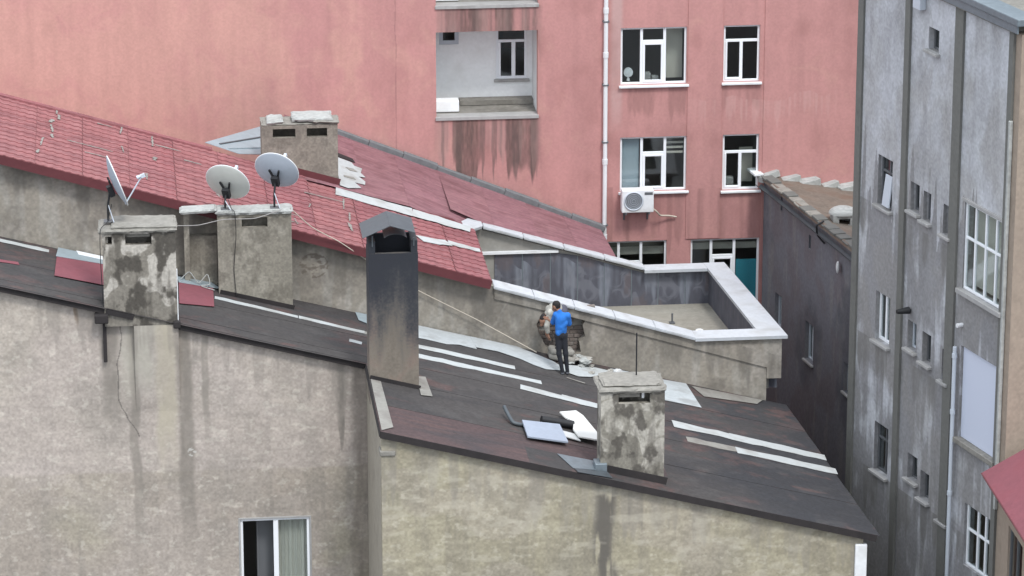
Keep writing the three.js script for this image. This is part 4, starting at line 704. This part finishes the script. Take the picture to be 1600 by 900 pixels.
/* ---------- satellite dishes ---------- */
function dish(label, pos, azim, elev, r, mat, footY, lean = 0) {
  const d = thing('satellite_dish', label, 'satellite dish', [pos[0], footY, pos[2]], 'satellite dishes on the chimneys');
  const h = pos[1] - footY;
  const head = new THREE.Object3D(); head.rotation.set(0, azim, 0, 'YXZ'); // dish looks along local +z
  const bowl = []; for (let i = 0; i <= 14; i++) { const t = i / 14 * r; bowl.push(new THREE.Vector2(Math.max(t, 0.0005), 0.09 * (t / r) ** 2 * r / 0.45)); }
  for (let i = 14; i >= 0; i--) { const t = i / 14 * r; bowl.push(new THREE.Vector2(Math.max(t, 0.0005), 0.09 * (t / r) ** 2 * r / 0.45 - 0.012)); }
  const rot = new THREE.Matrix4().makeRotationFromEuler(new THREE.Euler(-elev, azim, lean, 'YXZ')), up = new THREE.Matrix4().makeTranslation(0, h, 0), X = (g) => g.applyMatrix4(rot).applyMatrix4(up);
  const refl = part(d, 'reflector', X(new THREE.LatheGeometry(bowl, 48).rotateX(Math.PI / 2)), mat);
  part(refl, 'rim', X(new THREE.TorusGeometry(r, 0.012, 8, 48).translate(0, 0, 0.09 * r / 0.45)), M.white);
  // rear bracket: two splayed ears and a clamp
  part(d, 'bracket', X(merge([box(-0.02, 0.02, -0.2, 0.2, -0.07, -0.03).rotateZ(0.28).translate(-0.06, -0.07, 0), box(-0.02, 0.02, -0.2, 0.2, -0.07, -0.03).rotateZ(-0.28).translate(0.06, -0.07, 0), box(-0.08, 0.08, -0.28, -0.04, -0.16, -0.05)])), M.black);
  const foot = new THREE.Vector3(0, 0.0, -0.12).applyMatrix4(rot); foot.y = 0;
  const hub = new THREE.Vector3(0, -0.16, -0.12).applyMatrix4(rot); hub.y += h;
  part(d, 'mast', tube([[foot.x, 0, foot.z], [foot.x, hub.y * 0.5, foot.z], [hub.x, hub.y, hub.z]], 0.024, 8), M.black);
  part(d, 'foot_plate', rbox(foot.x - 0.1, foot.x + 0.1, 0.0, 0.02, foot.z - 0.1, foot.z + 0.1, 0.005), M.darkFrame);
  part(d, 'stay', tube([[foot.x, hub.y * 0.6, foot.z], [foot.x + 0.12, 0.01, foot.z + 0.12]], 0.012, 6), M.frameGrey);
  const armEnd = new THREE.Vector3(0, -r * 0.25, 0.62), armStart = new THREE.Vector3(0, -r * 0.98, 0.08);
  part(d, 'feed_arm', X(tube([armStart.toArray(), armStart.clone().lerp(armEnd, 0.5).toArray(), armEnd.toArray()], 0.016, 8)), M.frameGrey);
  part(d, 'feed_horn', X(merge([new THREE.CylinderGeometry(0.035, 0.045, 0.1, 12).rotateX(Math.PI / 2).translate(0, -r * 0.25 + 0.03, 0.58).toNonIndexed(), box(-0.03, 0.03, -r * 0.25 - 0.02, -r * 0.25 + 0.06, 0.62, 0.72)])), M.frameGrey);
  return d;
}
const dishGrey = mottled([170, 178, 188], 0.05, 64, 2, [140, 146, 152], 0.3, 201, { roughness: 0.55 }), dishCream = mottled([190, 192, 186], 0.05, 64, 2, [160, 160, 150], 0.3, 205, { roughness: 0.55 });
dish('satellite dish seen edge on with its feed arm pointing right', [-10.07, 19.4, 1.85], 98 * RAD, 20 * RAD, 0.58, dishGrey, 18.53, 0);
dish('cream backed satellite dish above the recessed part of the double chimney', [-7.52, 18.5, -0.82], 157 * RAD, 28 * RAD, 0.51, dishCream, 17.96, 0);
dish('blue grey satellite dish on the right end of the double chimney', [-6.41, 18.75, -0.82], 157 * RAD, 28 * RAD, 0.51, dishGrey, 17.96, 0);

/* ---------- loose things on the roof ---------- */
{
  const m = mottled([158, 168, 182], 0.05, 64, 2, [120, 128, 138], 0.3, 211, { roughness: 0.5, metalness: 0.2 });
  const o = single('metal_panel', slab([[-0.44, -0.42], [0.43, -0.6], [0.5, 0.42], [-0.42, 0.55]], 0, 0.035), m, 'flat grey metal panel lying tilted on the dark felt roof', 'panel');
  o.position.set(-0.95, yA(-0.95) + 0.09, 4.75); o.rotation.set(0.03, 0, -aA + 0.02);
  const w = single('white_board', slab([[-0.28, -0.7], [0.12, -0.95], [0.25, -0.7], [0.5, 0.55], [0.42, 0.75], [-0.02, 0.72], [-0.1, 0.3], [-0.02, -0.2], [-0.2, -0.4]], 0, 0.03), flat(0xcfcfcb, 0.6), 'curved white board lying beside the grey metal panel', 'board'); w.position.set(-0.15, yA(-0.15) + 0.12, 3.95); w.rotation.set(0.02, 0, -aA + 0.06);
  const w2 = single('white_board', slab([[-0.3, -0.18], [0.25, -0.1], [0.32, 0.3], [-0.1, 0.2]], 0, 0.02), flat(0xc4c5c3, 0.6), 'small white board piece wedged under the curved white board', 'board'); w2.position.set(-0.45, yA(-0.45) + 0.05, 4.45); w2.rotation.set(0, 0, -aA);
  single('bent_pipe', tube([[-1.72, yA(-1.72) + 0.22, 3.95], [-1.68, yA(-1.68) + 0.16, 4.15], [-1.58, yA(-1.6) + 0.06, 4.45], [-1.4, yA(-1.4) + 0.05, 4.45], [-1.1, yA(-1.1) + 0.05, 4.3], [-0.75, yA(-0.75) + 0.05, 4.05]], 0.045, 8, 40), M.galvDark, 'bent grey pipe poking out from behind the metal panel', 'pipe');
  const lump = single('bitumen_roll', new THREE.CylinderGeometry(0.09, 0.09, 0.75, 14).rotateZ(Math.PI / 2), M.black, 'black rolled felt offcut lying behind the metal panel', 'roll'); lump.position.set(-0.55, yA(-0.55) + 0.1, 3.9); lump.rotation.z = -aA; lump.rotation.y = 0.15;
  const tp = single('white_tape_roll', new THREE.TorusGeometry(0.07, 0.03, 8, 18).rotateX(Math.PI / 2), M.white, 'white ring shaped roll on the terrace floor', 'roll'); tp.position.set(3.9, 13.4, -4.6);
  single('floor_bracket', merge([box(3.28, 3.4, 13.36, 13.4, -5.4, -5.28), box(3.32, 3.36, 13.4, 13.62, -5.36, -5.32)]), M.darkFrame, 'small dark metal bracket standing on the terrace floor', 'bracket');
  single('antenna_rod', new THREE.CylinderGeometry(0.016, 0.016, 0.95, 8).translate(0.95, 16.34, 5.6), M.black, 'thin black rod standing on the mottled chimney slab', 'rod');
}
{ // rubble at the broken wall: lumps of plaster and brick
  const r = rng(91), geos = [0, 1, 2, 3].map((k) => { const g = new THREE.IcosahedronGeometry(0.085, 1), p = g.attributes.position; for (let i = 0; i < p.count; i++) { const x = p.getX(i), y = p.getY(i), z = p.getZ(i), s = 0.45 + 0.95 * vn(x * 26 + k * 9, y * 26 + z * 21); p.setXYZ(i, x * s * 1.25, y * s * 0.5, z * s); } return metric(g); });
  const spots = []; for (let i = 0; i < 13; i++) spots.push([0.18 + r() * 0.52, -1.28 + r() * 0.38, 0.8 + r() * 0.9]); for (let i = 0; i < 7; i++) spots.push([-0.45 + r() * 2.0, -1.05 + r() * 0.6, 0.4 + r() * 0.5]);
  for (let i = 0; i < 5; i++) spots.push([-0.02 + r() * 0.3, -1.2 + r() * 0.3, 1.1 + r() * 0.7]);
  spots.forEach(([x, z, s], i) => { const o = single('rubble_lump', geos[i % 4], i % 3 ? M.rubble : M.mortar, 'pale lump of plaster rubble by the broken wall', 'rubble', 'plaster rubble at the broken wall'); o.position.set(x, yA(x) + 0.055 * s + (i > 19 ? 0.07 * (i - 19) * 0.3 : i < 8 ? 0 : i < 13 ? 0.1 : 0), z); o.scale.setScalar(s); o.rotation.y = r() * 6; });
  const bag = single('cement_bag', new RoundedBoxGeometry(0.62, 0.16, 0.4, 4, 0.07), mottled([140, 137, 130], 0.16, 64, 2, [104, 100, 94], 0.5, 221), 'grey flat cement bag under the stooping worker', 'bag'); bag.position.set(0.12, yA(0.12) + 0.1, -1.05); bag.rotation.z = -aA;
  const bag2 = single('cement_bag', new RoundedBoxGeometry(0.58, 0.15, 0.38, 4, 0.07), bag.material, 'upper grey cement bag the stooping worker stands on', 'bag'); bag2.position.set(0.12, yA(0.12) + 0.25, -1.05); bag2.rotation.set(0, 0.15, -aA * 0.6);
  const bk = single('plaster_block', worn(-0.1, 0.1, -0.07, 0.07, -0.08, 0.08, 3, 0.015), M.white, 'squarish white plaster block right of the workers by the wall foot', 'block'); bk.position.set(1.42, yA(1.42) + 0.07, -0.9); bk.rotation.set(0, 0.5, -aA);
}
{ const g = new THREE.IcosahedronGeometry(0.1, 1), p = g.attributes.position; for (let i = 0; i < p.count; i++) p.setXYZ(i, p.getX(i) * 0.45, p.getY(i) * (1.2 + 0.6 * vn(p.getX(i) * 30, p.getY(i) * 30)), p.getZ(i) * 0.8); const o = single('rag', metric(g), M.white, 'small white rag hanging on the dark wall in the gap', 'rag'); o.position.set(7.38, 14.68, -5.3); }
/* ---------- ropes and cables ---------- */
single('rope', tube([[-6.1, 17.97, -0.6], [-5.6, 17.42, -0.9], [-4.96, 17.0, -1.04], [-4.2, 16.4, -1.2], [-3.14, 15.69, -1.3], [-1.8, 14.95, -1.28], [-0.45, 14.18, -1.1]], 0.012, 5, 60), M.rope, 'thin pale rope slanting down along the grey wall to the workers', 'rope');
single('cable', tube([[-8.7, 18.42, 2.0], [-8.2, 18.0, 0.6], [-7.6, 17.8, -0.45], [-6.9, 17.8, -0.47], [-6.3, 17.98, -0.5]], 0.01, 5, 40), M.cable, 'thin grey cable sagging between the two dish chimneys', 'cable');
single('cable', tube([[-7.5, 18.2, -0.72], [-7.42, 17.99, -0.6], [-7.36, 17.95, -0.47], [-7.34, 17.4, -0.5], [-7.4, 16.6, -0.58], [-7.36, 15.95, -0.57]], 0.009, 5, 40), M.black, 'thin black cable hanging down the front of the double chimney', 'cable');
single('cable', tube([[-10.1, 18.9, 1.8], [-10.2, 18.56, 2.0], [-10.36, 18.5, 2.4], [-10.38, 17.9, 2.32], [-10.36, 17.0, 2.3], [-10.36, 16.75, 2.3]], 0.009, 5, 40), M.black, 'thin black cable hanging down the edge of the left chimney', 'cable');
single('wire_tangle', tube([[-8.6, yA(-8.6) + 0.05, -0.9], [-8.4, yA(-8.4) + 0.25, -0.95], [-8.2, yA(-8.2) + 0.08, -0.8], [-8.0, yA(-8) + 0.3, -0.9], [-7.95, yA(-7.95) + 0.12, -0.75], [-8.15, yA(-8.15) + 0.05, -0.7], [-7.85, yA(-7.85) + 0.05, -0.6]], 0.012, 5, 50), M.mortar, 'pale tangled wire on the roof beside the double chimney', 'wire');

/* ---------- people ---------- */
function sdCone(p, a, ra, b, rb) { const bx = b[0] - a[0], by = b[1] - a[1], bz = b[2] - a[2], px = p[0] - a[0], py = p[1] - a[1], pz = p[2] - a[2]; let t = (px * bx + py * by + pz * bz) / (bx * bx + by * by + bz * bz + 1e-9); t = t < 0 ? 0 : t > 1 ? 1 : t; const dx = px - bx * t, dy = py - by * t, dz = pz - bz * t; return Math.sqrt(dx * dx + dy * dy + dz * dz) - (ra + (rb - ra) * t); }
function blob(bones, k, cell, clip) {
  const lo = [9, 9, 9], hi = [-9, -9, -9];
  for (const [a, ra, b, rb] of bones) for (let i = 0; i < 3; i++) { lo[i] = Math.min(lo[i], a[i] - ra, b[i] - rb); hi[i] = Math.max(hi[i], a[i] + ra, b[i] + rb); }
  const half = Math.max(...[0, 1, 2].map((i) => (hi[i] - lo[i]) / 2)) + cell * 4, c = lo.map((v, i) => (v + hi[i]) / 2), n = Math.max(16, Math.ceil(half * 2 / cell));
  const mc = new MarchingCubes(n, new THREE.MeshStandardMaterial(), false, false, 120000); mc.isolation = 0;
  const f = mc.field, hs = n / 2, p = [0, 0, 0];
  for (let z = 0; z < n; z++) for (let y = 0; y < n; y++) for (let x = 0; x < n; x++) {
    p[0] = c[0] + (x - hs) / hs * half; p[1] = c[1] + (y - hs) / hs * half; p[2] = c[2] + (z - hs) / hs * half;
    let d = 1; for (const [a, ra, b, rb] of bones) { const e = sdCone(p, a, ra, b, rb), h = Math.max(k - Math.abs(d - e), 0) / k; d = Math.min(d, e) - h * h * k * 0.25; }
    if (clip) d = Math.max(d, clip(p)); f[x + y * n + z * n * n] = -d;
  }
  mc.update();
  const g = new THREE.BufferGeometry(), cnt = mc.count, P = new Float32Array(cnt * 3), N = new Float32Array(cnt * 3);
  for (let i = 0; i < cnt * 3; i++) { P[i] = mc.positionArray[i] * half + c[i % 3]; N[i] = mc.normalArray[i]; }
  g.setAttribute('position', new THREE.BufferAttribute(P, 3)); g.setAttribute('normal', new THREE.BufferAttribute(N, 3)); g.setAttribute('uv', new THREE.BufferAttribute(new Float32Array(cnt * 2), 2));
  return g;
}
const V = (a, b, t) => a.map((v, i) => v + (b[i] - v) * t);
const add = (a, b, s = 1) => a.map((v, i) => v + b[i] * s);
const nrm = (a) => { const l = Math.hypot(...a); return a.map((v) => v / l); };
const cross = (a, b) => [a[1] * b[2] - a[2] * b[1], a[2] * b[0] - a[0] * b[2], a[0] * b[1] - a[1] * b[0]];
function handBones(w, dir, side) { // palm and five curled fingers
  const d = nrm(dir), s = nrm(side), u = cross(d, s), B2 = [], palm = add(w, d, 0.08);
  for (const o of [-0.028, -0.009, 0.01, 0.028]) B2.push([add(w, s, o * 0.5), 0.02, add(palm, s, o), 0.016]);
  [0.062, 0.078, 0.082, 0.072].forEach((l, i) => { const b0 = add(palm, s, [-0.03, -0.01, 0.011, 0.031][i]), b1 = add(add(b0, d, l * 0.55), u, -0.01), b2 = add(add(b1, d, l * 0.25), u, -l * 0.4); B2.push([b0, 0.0095, b1, 0.009], [b1, 0.009, b2, 0.008]); });
  const t0 = add(add(w, d, 0.03), s, 0.028), t1 = add(add(t0, d, 0.03), s, 0.035), t2 = add(add(t1, d, 0.03), u, -0.015); B2.push([t0, 0.013, t1, 0.011], [t1, 0.011, t2, 0.009]);
  return B2;
}
function person(label, pos, j, mats) {
  const P = thing('person', label, 'person', pos);
  const { hip, chest, neck, head, sh, el, wr, hp, kn, an, toe, face } = j;
  const arm = (i) => [[sh[i], 0.05, el[i], 0.04], [el[i], 0.038, wr[i], 0.026]], leg = (i) => [[hp[i], 0.076, kn[i], 0.047], [kn[i], 0.047, an[i], 0.031]], ft = (i) => [[add(an[i], [0, -0.03, 0]), 0.036, toe[i], 0.028]];
  const torso = [[hip, 0.105, V(hip, chest, 0.5), 0.1], [V(hip, chest, 0.45), 0.1, chest, 0.112], [sh[0], 0.058, sh[1], 0.058], [chest, 0.1, neck, 0.052], [hp[0], 0.078, hp[1], 0.078]];
  const chin = add(add(head, face, 0.05), [0, -0.07, 0]);
  const headB = [[neck, 0.056, head, 0.05], [head, 0.09, add(head, face, 0.02), 0.088], [head, 0.07, chin, 0.048], [add(add(head, face, 0.085), [0, -0.025, 0]), 0.014, add(add(head, face, 0.105), [0, -0.045, 0]), 0.017]];
  const rt = nrm(cross(face, [0, 1, 0])); for (const s of [-1, 1]) headB.push([add(add(head, rt, 0.088 * s), [0, 0.0, 0]), 0.018, add(add(head, rt, 0.092 * s), [0, -0.035, 0]), 0.014]);
  const body = merge([blob([...torso, ...headB, ...arm(0), ...arm(1), ...leg(0), ...leg(1)], 0.035, 0.014), ...[0, 1].map((i) => blob([[V(el[i], wr[i], 0.8), 0.03, wr[i], 0.026], ...handBones(wr[i], add(wr[i], el[i], -1), j.side[i])], 0.01, 0.0045))]);
  part(P, 'body', body, mats.skin);
  const grow = (bs, d) => bs.map(([a, ra, b, rb]) => [a, ra + d, b, rb + d]);
  const shirtG = blob(grow([...torso.slice(0, 4), ...[0, 1].flatMap((i) => j.sleeve > 0.5 ? [[sh[i], 0.06, el[i], 0.05], [el[i], 0.05, V(el[i], wr[i], (j.sleeve - 0.5) * 2), 0.042]] : [[sh[i], 0.062, V(sh[i], el[i], j.sleeve * 2), 0.058]]), ...(j.hem ?? [])], 0.016), 0.03, 0.012, j.shirtClip); { const sp = shirtG.attributes.position, su = shirtG.attributes.uv; for (let i = 0; i < sp.count; i++) su.setXY(i, sp.getX(i) + sp.getZ(i) * 0.5, sp.getY(i) + sp.getZ(i) * 0.5); }
  part(P, 'shirt', shirtG, mats.shirt);
  part(P, 'trousers', blob(grow([torso[4], [hip, 0.115, V(hip, chest, 0.12), 0.11], ...leg(0), ...leg(1)], 0.017), 0.035, 0.014), mats.trousers);
  part(P, 'hair', blob([[add(add(head, face, -0.02), [0, 0.03, 0]), 0.094, add(add(head, face, 0.015), [0, 0.045, 0]), 0.086], [add(add(head, face, -0.04), [0, -0.02, 0]), 0.078, add(head, face, -0.03), 0.085]], 0.03, 0.01), mats.hair);
  P.scale.set(0.9, 1, 0.9); for (const i of [0, 1]) part(P, 'shoe', blob(grow(ft(i), 0.012), 0.02, 0.01, (p) => -p[1] + (an[i][1] - 0.085)), mats.shoe);
  return P;
}
const skin = flat(0x8c6855, 0.75), hairM = flat(0x1b1717, 0.8);
{ // standing, back turned, bending the head to the left
  const x = 0.02, y = yA(0.1) - 0.0;
  person('person in a bright blue shirt and black trousers standing by the broken wall', [0, y, -0.05], {
    hip: [-0.01, 0.98, 0], chest: [0.0, 1.32, -0.02], neck: [-0.05, 1.5, -0.06], head: [-0.12, 1.62, -0.12], face: nrm([-0.75, -0.45, -0.5]),
    sh: [[-0.13, 1.42, -0.07], [0.16, 1.41, 0.0]], el: [[-0.19, 1.2, -0.2], [0.21, 1.19, -0.08]], wr: [[-0.3, 1.22, -0.42], [0.02, 1.15, -0.36]], side: [[0.4, 0.3, 0.2], [0.2, 0.4, 0.3]],
    hp: [[-0.075, 0.95, 0], [0.065, 0.95, 0]], kn: [[-0.06, 0.52, 0.03], [0.11, 0.52, 0.02]], an: [[0.03, 0.09, 0.06], [0.16, 0.075, 0.0]], toe: [[0.04, 0.03, -0.13], [0.2, 0.02, -0.19]], sleeve: 0.45, hem: [[[-0.05, 1.36, -0.02], 0.09, [-0.05, 0.99, 0], 0.085], [[0.06, 1.36, -0.02], 0.09, [0.03, 0.97, 0], 0.085], [[0.02, 1.1, 0.06], 0.05, [-0.08, 1.02, 0.06], 0.05], [[0.1, 1.24, 0.05], 0.045, [0.0, 1.16, 0.07], 0.045]]
  }, { skin, hair: hairM, shirt: mottled([38, 108, 188], 0.16, 90, 1, [28, 88, 168], 0.5, 241), trousers: flat(0x22242b, 0.9), shoe: flat(0x5e6066, 0.7) }); void x;
}
{ // stooping over to the left behind, arms hanging
  const camo = mottled([170, 168, 160], 0.35, 90, 1.2, [96, 92, 86], 0.8, 231);
  person('person in a pale mottled shirt stooping against the broken wall behind', [0.1, yA(0.1) + 0.33, -1.02], {
    hip: [0.06, 0.9, -0.02], chest: [-0.22, 0.96, 0.06], neck: [-0.36, 0.86, 0.08], head: [-0.46, 0.72, 0.1], face: nrm([-0.5, -0.8, 0.1]),
    sh: [[-0.3, 0.9, 0.2], [-0.3, 0.92, -0.1]], el: [[-0.38, 0.6, 0.2], [-0.36, 0.62, -0.1]], wr: [[-0.34, 0.36, 0.17], [-0.36, 0.38, -0.08]], side: [[0.3, 0.1, 0.8], [0.3, 0.1, 0.8]],
    hp: [[0.07, 0.86, 0.1], [0.07, 0.86, -0.1]], kn: [[0.02, 0.46, 0.12], [0.04, 0.46, -0.1]], an: [[0.06, 0.09, 0.12], [0.08, 0.09, -0.1]], toe: [[-0.12, 0.03, 0.13], [-0.1, 0.03, -0.1]], sleeve: 0.8, hem: []
  }, { skin, hair: hairM, shirt: camo, trousers: flat(0x4a4a55, 0.9), shoe: flat(0x2c2a2a, 0.8) });
}

scene.traverse((o) => { if (o.isMesh) { o.castShadow = true; o.receiveShadow = true; } });
renderer.render(scene, camera);
